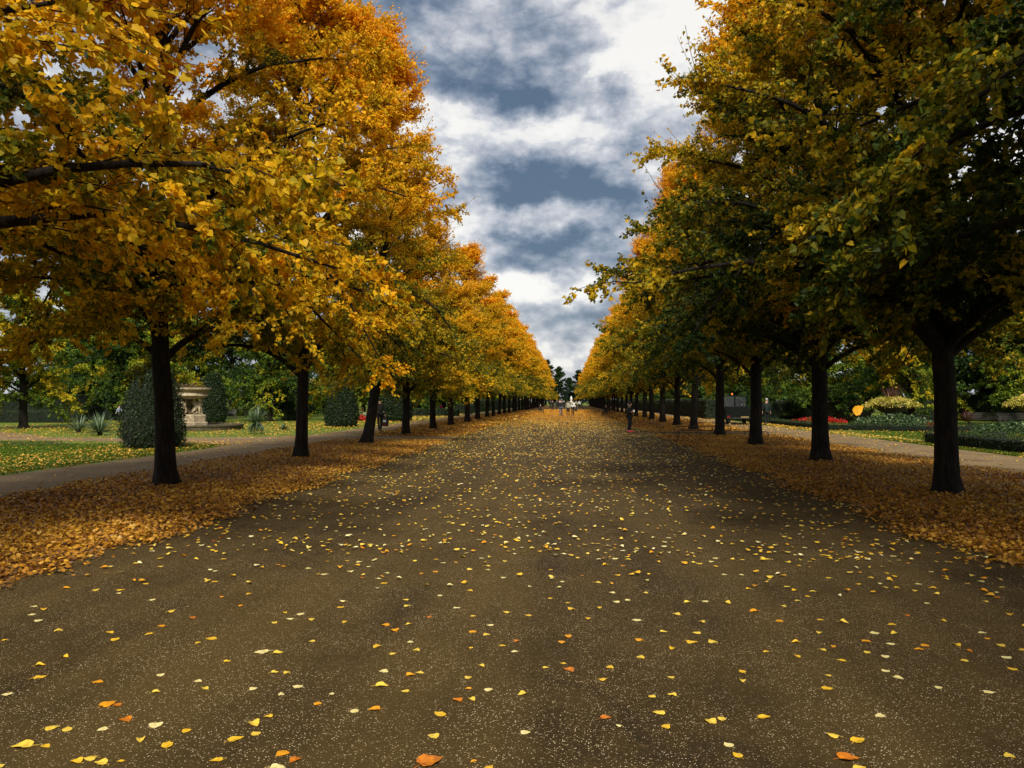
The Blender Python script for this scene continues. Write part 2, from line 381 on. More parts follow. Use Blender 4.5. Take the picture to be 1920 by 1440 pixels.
def unit(v): return v/(np.linalg.norm(v, axis=-1, keepdims=True)+1e-9)
def bez(P0, P1, P2, K):
    t_ = np.linspace(0, 1, K)[None, :, None]
    return (1-t_)**2*P0[:, None]+2*t_*(1-t_)*P1[:, None]+t_**2*P2[:, None]

ENV_Z = [.10, .16, .24, .36, .5, .64, .78, .9, 1.0]
ENV_R = [.62, .88, 1.0, .96, .78, .57, .37, .22, .05]
def make_tree(seed, H=15.0, Rc=4.4, n_prim=40, n_sec=11, n_twig=6, n_leaf=18, size=.069, detail=True, z0=2.1, lean=0.0,
              fork=True, extra=(), green=False, bottom=2.3, r_tr=.18, bare=.0, shoots=True):
    rs = np.random.RandomState(seed)
    # trunk centre line
    K = 16; zz = np.concatenate([[0, .12, .3, .6, 1.1, 1.7], np.linspace(2.3, H*.93, K-6)])
    wx = np.cumsum(rs.normal(0, .028, K))*np.clip(zz/4, 0, 1); wy = np.cumsum(rs.normal(0, .028, K))*np.clip(zz/3, 0, 1)
    cx = wx+lean*np.minimum(zz, 3.2); cy = wy
    def trk(z): return np.stack([np.interp(z, zz, cx), np.interp(z, zz, cy), z], -1)
    rad = r_tr*np.interp(zz, [0, .12, .3, .6, 1.1, 2.2, 3.5, H*.4, H*.93], [1.6, 1.35, 1.15, 1.06, 1.0, .95, .78, .5, .07])
    V, L, S = tubes(np.stack([cx, cy, zz], -1)[None], rad[None], 18)
    V = V.reshape(K, 18, 3); a = np.arange(18)*2*PI/18; c = np.stack([cx, cy, zz], -1)[:, None]
    k1 = rs.rand(3)*6; fl = .22*np.sin(a*3+k1[0])+.14*np.sin(a*5+k1[1])
    V = c+(V-c)*(1+(fl[None]*np.exp(-zz/.22)[:, None]+.05*np.sin(a*4+k1[2])[None]*1)[:, :, None]); V[0, :, 2] -= .06
    trunk = (V.reshape(-1, 3), L, S)
    # primary limbs
    zs = np.sort(z0+(H*.9-z0)*rs.rand(n_prim)**1.15); zs[:3] = z0+rs.rand(3)*.5
    az_ = np.arange(n_prim)*2.399963+rs.normal(0, .3, n_prim)
    dirs = np.stack([np.cos(az_), np.sin(az_), 0*az_], -1)
    rise = np.interp(zs, [z0, H*.3, H*.9], [1.0, 2.1, 1.5])*rs.uniform(.6, 1.3, n_prim)
    zt = np.minimum(zs+rise, H*1.0)
    low = rs.rand(n_prim) < .55; lowm = (zs < H*.33) & low
    zt = np.where(lowm, bottom+rs.uniform(0, 1.3, n_prim), zt)
    rt = Rc*np.interp(zt/H, ENV_Z, ENV_R)*rs.uniform(.78, 1.08, n_prim)
    P0 = trk(zs); P2 = P0*0+dirs*rt[:, None]+np.stack([np.interp(zt, zz, cx), np.interp(zt, zz, cy), zt], -1)
    P1 = P0+dirs*(rt*.38)[:, None]+np.array([0, 0, 1.])*np.maximum(np.abs(zt-zs)*.9, rt*.38)[:, None]
    if len(extra):
        e = np.array(extra, float); P0 = np.concatenate([P0, e[:, 0]]); P1 = np.concatenate([P1, e[:, 1]]); P2 = np.concatenate([P2, e[:, 2]])
        zs = np.concatenate([zs, e[:, 0, 2]]); rt = np.concatenate([rt, np.hypot(e[:, 2, 0], e[:, 2, 1])]); n_prim += len(e)
    Kp = 9; PP = bez(P0, P1, P2, Kp)+rs.normal(0, .035, (n_prim, Kp, 3))*np.linspace(0, 1, Kp)[None, :, None]
    ln = np.linalg.norm(P2-P0, axis=1)
    pr = np.clip(.017*ln+.008, .02, .1); pr = np.where(zs < z0+.9, pr*1.02, pr)
    PR = pr[:, None]*np.linspace(1, .16, Kp)[None]
    limbs = tubes(PP, PR, 6)
    # secondaries
    M = n_prim*n_sec; pi_ = np.repeat(np.arange(n_prim), n_sec); ts = np.tile(np.linspace(.12, .99, n_sec), n_prim)+rs.uniform(-.03, .03, M); ts = np.clip(ts, .1, 1)
    fi = ts*(Kp-1); i0 = np.minimum(fi.astype(int), Kp-2); fr = (fi-i0)[:, None]
    S0 = PP[pi_, i0]*(1-fr)+PP[pi_, i0+1]*fr; tan = unit(PP[pi_, i0+1]-PP[pi_, i0])
    side = unit(np.cross(tan, [0, 0, 1.]))*np.where(np.arange(M) % 2 == 0, 1, -1)[:, None]
    sdir = unit(tan*rs.uniform(.5, 1.2, (M, 1))+side*rs.uniform(.3, 1.1, (M, 1))+np.array([0, 0, 1.])*rs.uniform(-.2, .42, (M, 1)))
    sl = (np.clip(ln[pi_]*.36*(1.15-.75*ts), .35, 1.7))*rs.uniform(.65, 1.2, M)
    S2 = S0+sdir*sl[:, None]; S2[:, 2] -= .12*sl*rs.rand(M)
    S1 = (S0+S2)/2+np.array([0, 0, .13])*sl[:, None]
    SS = bez(S0, S1, S2, 4)
    sec = tubes(SS, (.012*np.clip(sl, .5, 1.4))[:, None]*np.linspace(1, .35, 4)[None], 4 if detail else 3)
    # twigs
    M2 = M*n_twig; si = np.repeat(np.arange(M), n_twig); tt = np.tile(np.linspace(.15, 1.0, n_twig), M)
    fi = tt*3; i0 = np.minimum(fi.astype(int), 2); fr = (fi-i0)[:, None]
    T0 = SS[si, i0]*(1-fr)+SS[si, i0+1]*fr; tan = unit(SS[si, i0+1]-SS[si, i0])
    tdir = unit(tan*.8+rs.normal(0, .62, (M2, 3))*np.array([1, 1, .55])+np.array([0, 0, .04]))
    tl = rs.uniform(.22, .62, M2)*(1.15 if detail else 1.25)
    T2 = T0+tdir*tl[:, None]; T2[:, 2] -= .07*rs.rand(M2)
    Tm = (T0+T2)/2+rs.normal(0, .02, (M2, 3))
    tw = tubes(np.stack([T0, Tm, T2], 1), np.tile(np.array([[.0055, .004, .0022]])*(1 if detail else 1.3), (M2, 1)), 3)
    # leaves
    keep_t = np.ones(M2, bool)
    if bare > 0: keep_t = rs.rand(M2) > bare*np.clip((T0[:, 2]/H-.55)/.25, 0, 1)
    li = np.repeat(np.arange(M2)[keep_t], n_leaf); n = len(li)
    u = rs.rand(n)**.8
    B = T0[li]*(1-u)[:, None]+T2[li]*u[:, None]+rs.normal(0, .028 if detail else .05, (n, 3))
    ax = trk(B[:, 2]); rad_out = B-ax; rad_out[:, 2] *= .3; ro = unit(rad_out)
    D = unit(tdir[li]*.5+rs.normal(0, .6, (n, 3))+np.array([0, 0, -.45])+ro*.25)
    N = unit(rs.normal(0, .65, (n, 3))+np.array([0, 0, .65])+ro*.5)
    sz = size*rs.uniform(.6, 1.15, n)
    zr = B[:, 2]/H; rr = np.hypot(B[:, 0]-ax[:, 0], B[:, 1]-ax[:, 1])/(Rc*np.interp(zr, ENV_Z, ENV_R)+.3)
    pn = rs.normal(0, .09, n_prim); sn = rs.normal(0, .08, M)
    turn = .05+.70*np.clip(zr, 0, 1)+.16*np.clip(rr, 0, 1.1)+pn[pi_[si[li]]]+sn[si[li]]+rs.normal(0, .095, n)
    turn += (rs.rand(n) < .035)*rs.uniform(-.45, .1, n)
    if green: turn = .38+.12*zr+pn[pi_[si[li]]]*1.4+sn[si[li]]+rs.normal(0, .13, n)
    parts = [limbs, sec, tw]
    if shoots:
        # long wispy shoots standing out of the crown surface, small leaves strung along them
        pk = np.where((S2[:, 2] > H*.30) & (ts > .5) & (rs.rand(M) < np.interp(S2[:, 2]/H, [.25, .6, .9], [.22, .75, .95])))[0]; q = len(pk)
        o2 = unit(S2[pk]-trk(S2[pk][:, 2])*np.array([1, 1, 0])-np.array([0, 0, 1.])*S2[pk][:, 2:3]); l2 = rs.uniform(.45, 1.15, q)
        d2 = unit(o2*.8+np.array([0, 0, .75])+rs.normal(0, .25, (q, 3)))
        A0 = S2[pk]-d2*.1; A2 = A0+d2*l2[:, None]; A1 = (A0+A2)/2+o2*.08*l2[:, None]
        sh = bez(A0, A1, A2, 5); parts.append(tubes(sh, np.tile(np.array([[.008, .0065, .005, .004, .0025]])*(1 if detail else 1.5), (q, 1)), 3))
        nl = 11 if detail else 8; kk = np.repeat(np.arange(q), nl); v = np.tile(np.linspace(.15, 1, nl), q)
        full = rs.rand(q) > bare*1.1; keep = full[kk] & (rs.rand(len(kk)) < .85); kk = kk[keep]; v = v[keep]; m2 = len(kk)
        fi2 = v*4; j0 = np.minimum(fi2.astype(int), 3); f2 = (fi2-j0)[:, None]
        B2 = sh[kk, j0]*(1-f2)+sh[kk, j0+1]*f2+rs.normal(0, .022, (m2, 3))
        D2 = unit(rs.normal(0, .6, (m2, 3))+np.array([0, 0, -.5])+o2[kk]*.3); N2 = unit(rs.normal(0, .7, (m2, 3))+np.array([0, 0, .4]))
        B = np.concatenate([B, B2]); D = np.concatenate([D, D2]); N = np.concatenate([N, N2]); sz = np.concatenate([sz, size*rs.uniform(.6, 1.05, m2)])
        turn = np.concatenate([turn, np.interp(B2[:, 2]/H, [.3, 1], [.45, .85])+rs.normal(0, .1, m2)])
    LV, LL, LS, LT = leaf_cloud(B, D, N, sz, turn, detail, rs)
    nm = 'lime'
    me_t = fast_mesh(nm+'_trunk', *join_parts([trunk]), smooth=True); me_t.materials.append(M_BARK)
    me_b = fast_mesh(nm+'_branches', *join_parts(parts), smooth=True); me_b.materials.append(M_BARK)
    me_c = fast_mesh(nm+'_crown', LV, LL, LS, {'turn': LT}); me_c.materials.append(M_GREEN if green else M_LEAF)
    return me_t, me_b, me_c
def place_tree(proto, name, x, y, rz, s, turn, label, cat='tree', group=None, sz=None):
    t_ = empty(name, (x, y, 0), rz); t_.scale = (s, s, sz or s)
    for nm, me in zip(('trunk', 'branches', 'crown'), proto):
        o = bpy.data.objects.new(nm, me); COL.objects.link(o); o.parent = t_
        if nm == 'crown': o['turn'] = float(turn)
    return tag(t_, label, cat, group)

HI = [make_tree(11, 15.5, 4.7, 58, 15, 7, 38), make_tree(12, 15.0, 4.6, 58, 15, 7, 38, z0=2.0), make_tree(13, 16.0, 4.7, 58, 15, 7, 38, z0=2.3)]
# nearest right tree has a long low limb sweeping over the avenue
HIR = make_tree(14, 15.5, 4.9, 66, 15, 7, 38, z0=1.95,
                extra=[((-.1, -.1, 2.6), (-2.2, -1.6, 4.4), (-5.5, -2.2, 3.4)), ((-.1, 0, 3.2), (-2.6, -.3, 5.2), (-4.5, -.9, 4.9)), ((0, -.1, 4.1), (-2.2, -1.5, 6.4), (-4.1, -2.2, 6.3))])
MID = [make_tree(21, 13.6, 4.1, 50, 12, 6, 27, .098, False), make_tree(22, 14.2, 4.2, 50, 12, 6, 27, .098, False, z0=1.9),
       make_tree(23, 13.6, 4.0, 48, 12, 6, 27, .098, False, z0=2.2, bare=.9)]
MIDLEAN = make_tree(24, 15.0, 4.1, 50, 12, 6, 27, .098, False, z0=2.0, lean=.18)
LOW = [make_tree(31, 14.0, 4.4, 40, 9, 5, 19, .16, False, shoots=False), make_tree(32, 14.6, 4.5, 40, 9, 5, 19, .16, False, shoots=False)]
GRN = [make_tree(41, 13.0, 5.2, 46, 10, 6, 15, .19, False, z0=1.4, green=True, bottom=.9, r_tr=.3, shoots=False), make_tree(42, 11.0, 5.0, 46, 10, 6, 15, .19, False, z0=1.2, green=True, bottom=.7, r_tr=.26, shoots=False)]

ORD = ['nearest', 'second', 'third', 'fourth', 'fifth', 'sixth', 'seventh', 'eighth', 'ninth', 'tenth', 'eleventh', 'twelfth']
rt = random.Random(5)
Y0, DY = 14.4, 7.35
# left row: index 0 is the first trunk in view
def spx(px, py, side): p = G(px, py); return p.x, p.y
LT_POS = {1: G(312, 910), 2: G(566, 858), 3: G(688, 832)}
RT_POS = {1: G(1772, 925), 2: G(1537, 864), 3: G(1416, 835)}
NROW = 34
for side in (-1, 1):
    for i in [-3, -2]+list(range(0, NROW)):  # negative indices: unseen trees added behind the camera to shade the near path
        y = Y0+DY*(i-1); x = -7.55 if side < 0 else 6.85
        if side > 0 and i > 3: x = 7.0
        P = (LT_POS if side < 0 else RT_POS).get(i)
        if P is not None: x, y = P.x, P.y
        else: x += rt.uniform(-.1, .1); y += rt.uniform(-.25, .25)
        if i <= 2:
            pr = HI[(i+1) % 3] if side < 0 else (HIR if i == 1 else HI[(i+2) % 3])
        elif i <= 8: pr = MID[(i+(1 if side > 0 else 0)) % 3]
        else: pr = LOW[(i+(side > 0)) % 2]
        rz = rt.uniform(0, 6.28); s = rt.uniform(.94, 1.05)
        turn = {0: .26, 1: .23, 2: .12, 3: .10, 4: .08, 5: .06, 6: .06}.get(i, .08+.05*math.sin(i*1.7)) if side < 0 else {0: -.04, 1: -.05, 2: -.04, 3: -.03, 4: .0, 5: .06}.get(i, .09+.04*math.sin(i*2.1))
        sz = None
        if side < 0 and i == 3: pr = MIDLEAN; rz = .1; s = 1.0; sz = 1.05
        if side < 0 and i == 0: s = 1.1
        if side < 0 and i == 1: s = 1.0
        if side < 0 and i == 2: s = .94; sz = 1.04
        if side > 0 and i == 1: rz = 0; s = 1.0
        if side > 0 and i in (0, 2): s = 1.12
        if side > 0 and 3 <= i <= 8: s *= 1.06; sz = s*1.08
        if side < 0 and i >= 4: sz = s*(.90 if i <= 8 else .95)
        if side < 0 and i in (5, 6): pr = MID[2]
        if i > 28: turn += .1
        if i < 0: turn = .1
        sd_ = 'left' if side < 0 else 'right'
        if i < 0: lab = 'unseen lime tree added to the %s row behind the viewpoint to shade the foreground' % sd_
        elif i == 0: lab = 'golden lime crown filling the top left corner, its trunk out of frame' if side < 0 else 'dark olive lime crown overhanging the top right corner, trunk out of frame'
        elif side < 0 and i == 1: lab = 'golden lime tree with flared dark trunk in front of the yew cone and stone vase'
        elif side < 0 and i == 3: lab = 'orange lime tree with leaning dark trunk forked low, beside the walker with the bag'
        elif side > 0 and i == 1: lab = 'large dark green and yellow lime tree whose low limb reaches over the path'
        elif side > 0 and i == 3: lab = 'lime tree in right row standing between the parked truck and the man in green'
        elif i <= 12: lab = '%s visible trunk of the %s row of golden lime trees lining the avenue' % (ORD[i-1], sd_)
        else: lab = 'one of the small distant golden limes closing the far end of the %s row' % sd_
        place_tree(pr, 'lime_tree', x, y, rz, s, turn, lab, group='lime trees of the %s row' % sd_ if i <= 12 else 'far lime trees of the %s row' % sd_, sz=sz)

# ------------------------------------------------------------------ background trees
BG = [ # x, y, proto, scale, turn, label
    (-31.7, 44, 0, .75, .30, 'yellowing tree with dark trunk at the left edge behind the lawn'),
    (-30, 58, 1, .8, .22, 'olive and yellow tree over the long dark hedge on the left'),
    (-24, 62, 0, .85, .08, 'green tree directly behind the nearest yew cone'),
    (-38, 66, 1, 1.0, .05, 'broad green tree far left behind the dark hedge'),
    (-19, 66, 1, .8, .22, 'yellow green tree right behind the stone griffin vase'),
    (-28, 78, 0, 1.0, -.05, 'deep green tree behind the garden bench on the left'),
    (-22, 84, 1, .95, .10, 'bright green tree between the second and third yew cones'),
    (-17.5, 92, 0, .8, .12, 'light green tree above the spiky yucca on the left lawn'),
    (-34, 92, 0, 1.2, -.05, 'tall dark tree at the back of the left garden'),
    (-16.5, 104, 1, .8, .18, 'yellow green tree behind the children on the left lawn'),
    (-22, 118, 0, 1.0, .0, 'shaded green tree beyond the children on the left'),
    (-48, 78, 1, 1.2, .0, 'large dark green tree beyond the left edge of the garden'),
    (-18, 135, 1, 1.1, .05, 'distant green tree behind the left clipped hedge'),
    (19, 62, 1, .8, .08, 'green tree behind the man in dark green clothes'),
    (24, 57, 0, .8, .18, 'yellow green tree behind the flower filled bowl'),
    (30, 52, 1, .85, .14, 'bright green tree between the nearest right trunk and the benches'),
    (36, 50, 0, .9, .26, 'yellow tree above the benches at the right edge'),
    (28, 70, 0, 1.1, -.02, 'dark green tree behind the red flower bed'),
    (16.5, 76, 1, .85, .05, 'green tree above the parked truck'),
    (38, 68, 1, 1.2, -.05, 'tall dark tree at the back right of the garden'),
    (20, 92, 0, 1.05, .02, 'shaded tree beyond the clipped hedge on the right'),
    (46, 60, 0, 1.2, .05, 'large green tree beyond the right edge of the benches'),
    (17, 112, 1, 1.0, .0, 'distant green tree behind the right clipped hedge'),
    (18, 140, 0, 1.1, .0, 'farthest green tree showing behind the right lime row')]
for x, y, p, s, tn, lab in BG:
    place_tree(GRN[p], 'garden_tree', x, y, rt.uniform(0, 6.28), s, tn, lab, group='garden trees behind the lawns')
FAR = [(-14, 280, 1.6), (-8, 288, 1.45), (-3.5, 305, 1.15), (1.0, 315, .95), (4.5, 305, 1.05), (8.5, 290, 1.4), (14, 280, 1.6), (-5, 284, .8), (-22, 275, 1.6), (22, 275, 1.6), (5, 284, .7)]
for k, (x, y, s) in enumerate(FAR):
    place_tree(GRN[k % 2], 'dark_tree', x, y, k*1.3, s, -.38, 'one of the dark evergreen trees closing the far end of the avenue', group='dark trees at the end of the avenue')

for k in range(26):
    sd_ = -1 if k % 2 == 0 else 1; j = k//2
    x = sd_*(34+((j*7) % 5)*7); y = 66+j*15
    place_tree(GRN[k % 2], 'backdrop_tree', x, y, k*2.1, 1.35+.12*(k % 3), -.03, 'one of the tall dark trees massed behind the %s garden' % ('left' if sd_ < 0 else 'right'), group='tall trees behind the %s garden' % ('left' if sd_ < 0 else 'right'))
for k in range(22):
    sd_ = -1 if k % 2 == 0 else 1; j = k//2
    place_tree(GRN[(k+1) % 2], 'shaded_tree', sd_*(19+(j*5 % 3)*3.5), 100+j*15+(5 if sd_ > 0 else 0), k*1.7, 1.0, -.12, 'one of the dark leafy trees hidden in the shade behind the %s long hedge' % ('left' if sd_ < 0 else 'right'), group='shaded trees behind the %s hedge' % ('left' if sd_ < 0 else 'right'))
for k in range(12):
    sd_ = -1 if k % 2 == 0 else 1; j = k//2
    place_tree(GRN[(k+1) % 2], 'backdrop_tree', sd_*(60+9*(j % 3)), 40+j*13 if sd_ > 0 else 56+j*13, k*1.1, 1.5, 0, 'one of the tall trees beyond the outer edge of the %s lawn' % ('left' if sd_ < 0 else 'right'), group='outermost trees on the %s' % ('left' if sd_ < 0 else 'right'))

# ------------------------------------------------------------------ leafy surfaces: hedges, cones
def shell_leaves(P, N, size, rs, detail=False, jit=.03):
    n = len(P); D = unit(np.cross(N, rs.normal(0, 1, (n, 3)))+N*.5+np.array([0, 0, .25])); NN = unit(N*.8+rs.normal(0, .55, (n, 3)))
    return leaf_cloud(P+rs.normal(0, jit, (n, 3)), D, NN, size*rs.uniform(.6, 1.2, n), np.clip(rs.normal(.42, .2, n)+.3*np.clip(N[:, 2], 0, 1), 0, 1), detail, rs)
def leafy(name, core, P, N, size, label, cat, group=None, mat=None, seed=0, parent=None, jit=.03):
    rs = np.random.RandomState(seed)
    V, L, S, T = shell_leaves(P, N, size, rs, jit=jit)
    cv = np.array(core.v); cl_ = np.concatenate([np.array(f) for f in core.f]); cs = np.array([len(f) for f in core.f])
    VV, LL, SS = join_parts([(cv, cl_, cs), (V, L, S)])
    me = fast_mesh(name, VV, LL, SS, {'turn': np.concatenate([np.zeros(len(cs)), T])}, np.concatenate([np.zeros(len(cs)), np.ones(len(S))]))
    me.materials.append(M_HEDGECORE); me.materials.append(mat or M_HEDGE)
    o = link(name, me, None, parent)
    return tag(o, label, cat, group) if label else o
def hedge(pts, wdt, h, label, size=.05, dens_=260, group='clipped hedges', mat=None, seed=0, cap=26000, name='clipped_hedge'):
    """hedge along a polyline of ground points"""
    rs = np.random.RandomState(seed+77); core = MB(); Ps, Ns = [], []
    for a, b in zip(pts[:-1], pts[1:]):
        a = np.array(a[:2], float); b = np.array(b[:2], float); d = b-a; L_ = np.linalg.norm(d); d /= L_; nrm = np.array([-d[1], d[0]])
        ext = wdt/2-.03
        M = Matrix(((d[0], nrm[0], 0, a[0]), (d[1], nrm[1], 0, a[1]), (0, 0, 1, 0), (0, 0, 0, 1)))
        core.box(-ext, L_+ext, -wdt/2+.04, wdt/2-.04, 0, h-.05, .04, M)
        for (w0, w1, mk) in ((L_+wdt, h, 'f'), (L_+wdt, h, 'b'), (L_+wdt, wdt, 't'), (wdt, h, 'e'), (wdt, h, 's')):
            n = int(min(cap/3, w0*w1*dens_)); u = rs.uniform(-.5, .5, n)*w0; v_ = rs.rand(n)*w1
            if mk == 't': loc = np.stack([u+L_/2, v_-wdt/2, np.full(n, h)+.02*np.sin(u*3)], -1); nn = [0, 0, 1]
            elif mk == 'f': loc = np.stack([u+L_/2, np.full(n, -wdt/2), v_], -1); nn = [0, -1, 0]
            elif mk == 'b': loc = np.stack([u+L_/2, np.full(n, wdt/2), v_], -1); nn = [0, 1, 0]
            elif mk == 'e': loc = np.stack([np.full(n, L_+wdt/2), u, v_], -1); nn = [1, 0, 0]
            else: loc = np.stack([np.full(n, -wdt/2), u, v_], -1); nn = [-1, 0, 0]
            R3 = np.array([[d[0], nrm[0], 0], [d[1], nrm[1], 0], [0, 0, 1]])
            Ps.append(loc @ R3.T+np.array([a[0], a[1], 0])); Ns.append(np.tile(np.array(nn, float) @ R3.T, (n, 1)))
    return leafy(name, core, np.concatenate(Ps), np.concatenate(Ns), size, label, 'hedge', group, mat, seed)
def X(px, d): p = at(px, d); return (p.x, p.y)
hedge([X(-60, 59), X(150, 59)], .9, .86, 'long low dark clipped hedge at the far left behind the lawn', .07, 150, seed=1)
hedge([X(-120, 68), X(225, 68)], 1.2, 2.1, 'tall black green hedge at far left behind the low hedge', .09, 90, seed=2)
hedge([X(426, 86), X(456, 86)], 1.0, .85, 'small square hedge block beside the pale garden bench', .08, 140, seed=3)
hedge([X(488, 80), X(528, 80)], 1.0, .95, 'short dark hedge behind the upright yucca', .08, 140, seed=4)
hedge([X(560, 95), X(612, 95)], 1.0, 1.2, 'dark hedge between the third and fourth yew cones', .09, 110, seed=5)
hedge([X(707, 78), X(724, 78)], 1.1, 1.75, 'brownish hedge block behind the walker with the bag', .08, 140, mat=M_BROWNHEDGE, seed=6)
hedge([X(789, 84), X(848, 84)], 1.3, .72, 'bushy low hedge in front of the child in pink', .12, 160, seed=7)
hedge([X(864, 98), X(876, 98)], 1.2, 1.2, 'small olive hedge block at the start of the left long hedge', .1, 120, seed=8)
hedge([(-13.2, 106), (-13.2, 262)], 1.2, 1.75, 'long straight clipped hedge behind the left row of trunks', .14, 45, seed=9)
hedge([(12.9, 72), (12.9, 262)], 1.3, 1.75, 'long straight clipped hedge behind the right row of trunks', .14, 45, seed=10)
hedge([X(1336, 80), X(1440, 80)], 1.2, 1.5, 'dark hedge behind the parked truck', .09, 110, seed=11)
hedge([X(1440, 62), X(1520, 66)], 1.3, 1.5, 'fresh green clipped hedge behind the man in green', .09, 150, seed=12)
hedge([X(1552, 60), X(1612, 58)], 1.2, 1.6, 'brown clipped beech hedge to the left of the flower bowl', .08, 150, mat=M_BROWNHEDGE, seed=13)
hedge([(13.9, 70), (14.2, 45.5), X(1760, 41), X(1836, 41.5)], .55, .34, 'low box edging that turns a corner in front of the flower bowl', .05, 380, seed=14)
hedge([(13.85, 30.6), (14.15, 18)], .8, .44, 'nearest low box hedge beside the right side path', .045, 520, seed=15)
hedge([(14.5, 30.8), X(1870, 33)], .5, .34, 'short low box edging running away behind the nearest box hedge', .05, 300, seed=16)
hedge([X(1790, 66), X(1960, 60)], 1.2, 2.2, 'tall dark hedge behind the benches on the right', .09, 90, seed=17)
hedge([X(1700, 60), X(1760, 62)], 1.2, 1.6, 'dark hedge hidden behind the nearest right trunk', .09, 90, seed=18)

def yew(px, d, h, r, label, seed):
    rs = np.random.RandomState(seed); c = at(px, d)
    prof = [(.0, .80), (.06, .93), (.18, 1.0), (.4, .95), (.65, .80), (.85, .64), (.95, .5), (1.0, .2)]
    zf = np.array([p[0] for p in prof]); rf = np.array([p[1] for p in prof])
    core = MB().lathe([(max(.02, r*q-.06), z*(h-.04)+.01) for z, q in prof], 24)
    n = int(2*PI*r*h*420*min(1, (40/d)**1.0)+500); zr = rs.rand(n); a = rs.rand(n)*2*PI
    lump = 1+.035*np.sin(a*3+zr*7+seed)+.025*np.sin(a*7-zr*11)
    rr = np.interp(zr, zf, rf)*r*lump; rr = np.where(rs.rand(n) < .08, rr*np.sqrt(rs.rand(n)), rr); top = zr > .985
    P = np.stack([rr*np.cos(a), rr*np.sin(a), zr*h+.02], -1); N = np.stack([np.cos(a), np.sin(a), np.full(n, .25)+(zr > .93)*1.2], -1)
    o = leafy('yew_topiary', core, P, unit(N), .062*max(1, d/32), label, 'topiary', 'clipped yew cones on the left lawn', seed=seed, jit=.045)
    o.location = (c.x, c.y, 0)
yew(288, 26.9, 2.8, 1.02, 'largest clipped dark yew cone, half hidden by the nearest left trunk', 1)
yew(400, 57, 3.6, .85, 'tall narrow yew cone directly right of the stone vase', 2)
yew(546, 65, 3.3, .80, 'slim yew cone just left of the second trunk', 3)
yew(641, 49, 2.9, .98, 'broad dark yew block between the second and leaning trunks', 4)
yew(744, 63, 3.1, 1.2, 'dark yew cone behind the fourth trunk of the left row', 5)

# ------------------------------------------------------------------ spiky plants
M_YUCCA = simple('yucca_leaf', (.16, .22, .12), .5, (.05, .09, .035), 5)
M_CORD = simple('cordyline_leaf', (.12, .04, .03), .5, (.06, .02, .02), 5)
def rosette(n, L, wd, rs, zc=.1, up=.15, droop=.5):
    mb = MB()
    for k in range(n):
        a = rs.rand()*2*PI; e = R(rs.uniform(up*90, 76)); l = L*rs.uniform(.75, 1.1); u = Vector((math.cos(a), math.sin(a), 0))
        sd_ = Vector((-u.y, u.x, 0)); pts = []
        for j, t_ in enumerate((0, .35, .7, 1.0)):
            z = zc+l*math.sin(e)*t_-droop*l*.35*t_*t_*math.cos(e); r_ = l*math.cos(e)*t_+.03
            wv = wd*(.55, 1, .7, .06)[j]; p = u*r_+Vector((0, 0, z)); pts.append((p-sd_*wv/2, p+Vector((0, 0, -wv*.25)), p+sd_*wv/2))
        vs = [q for tr in pts for q in tr]; fs = []
        for j in range(3):
            b_ = j*3; fs += [(b_, b_+1, b_+4, b_+3), (b_+1, b_+2, b_+5, b_+4)]
        mb.add(vs, fs)
    return mb
rs = np.random.RandomState(3)
for (px, py, L_, n, zc, lab) in ((148, 811, .75, 70, .12, 'smaller left yucca with stiff grey green blades on the left lawn'), (188, 816, .88, 110, .15, 'wide spiky yucca beside the biggest yew cone'),
                                 (482, 814, .72, 130, .55, 'upright yucca on a shaggy stem at the edge of the left lawn'), (533, 806, .38, 40, .08, 'small low spiky plant right of the upright yucca')):
    c = G(px, py); y_ = empty('yucca', (c.x, c.y, 0)); tag(y_, lab, 'yucca', 'yuccas on the left lawn')
    rosette(n, L_*1.2, .055, rs, zc, .0, .55).build('blades', M_YUCCA, y_)
    if zc > .3:
        sk = MB()
        for k in range(70):
            a = rs.rand()*6.28; r0 = .12; l_ = rs.uniform(.1, .3); sk.tube([(r0*math.cos(a), r0*math.sin(a), zc+.05), ((l_+.1)*math.cos(a), (l_+.1)*math.sin(a), zc*.6), ((l_+.12)*math.cos(a), (l_+.12)*math.sin(a), rs.uniform(.02, .2))], [.02, .022, .006], 3)
        sk.build('stem', M_YUCCA, y_)
    else: MB().lathe([(.10, 0), (.12, zc), (.05, zc+.1)], 10).build('stem', M_BARK, y_)

# ------------------------------------------------------------------ skinned bodies
def skin(name, verts, edges, radii, mat, parent=None, sub=1, loc=None):
    me = bpy.data.meshes.new('tmp'); me.from_pydata(verts, edges, []); me.update()
    o = bpy.data.objects.new('tmp', me); COL.objects.link(o)
    md = o.modifiers.new('Skin', 'SKIN'); md.use_smooth_shade = True
    sv = me.skin_vertices[0].data
    for i, r_ in enumerate(radii):
        sv[i].radius = (r_, r_) if np.isscalar(r_) else r_
        sv[i].use_root = (i == 0)
    if sub: s_ = o.modifiers.new('Sub', 'SUBSURF'); s_.levels = sub; s_.render_levels = sub
    dg = bpy.context.evaluated_depsgraph_get(); dg.update()
    nm = bpy.data.meshes.new_from_object(o.evaluated_get(dg)); nm.name = name
    bpy.data.objects.remove(o)
    nm.materials.clear()
    return link(name, nm, mat, parent, loc)
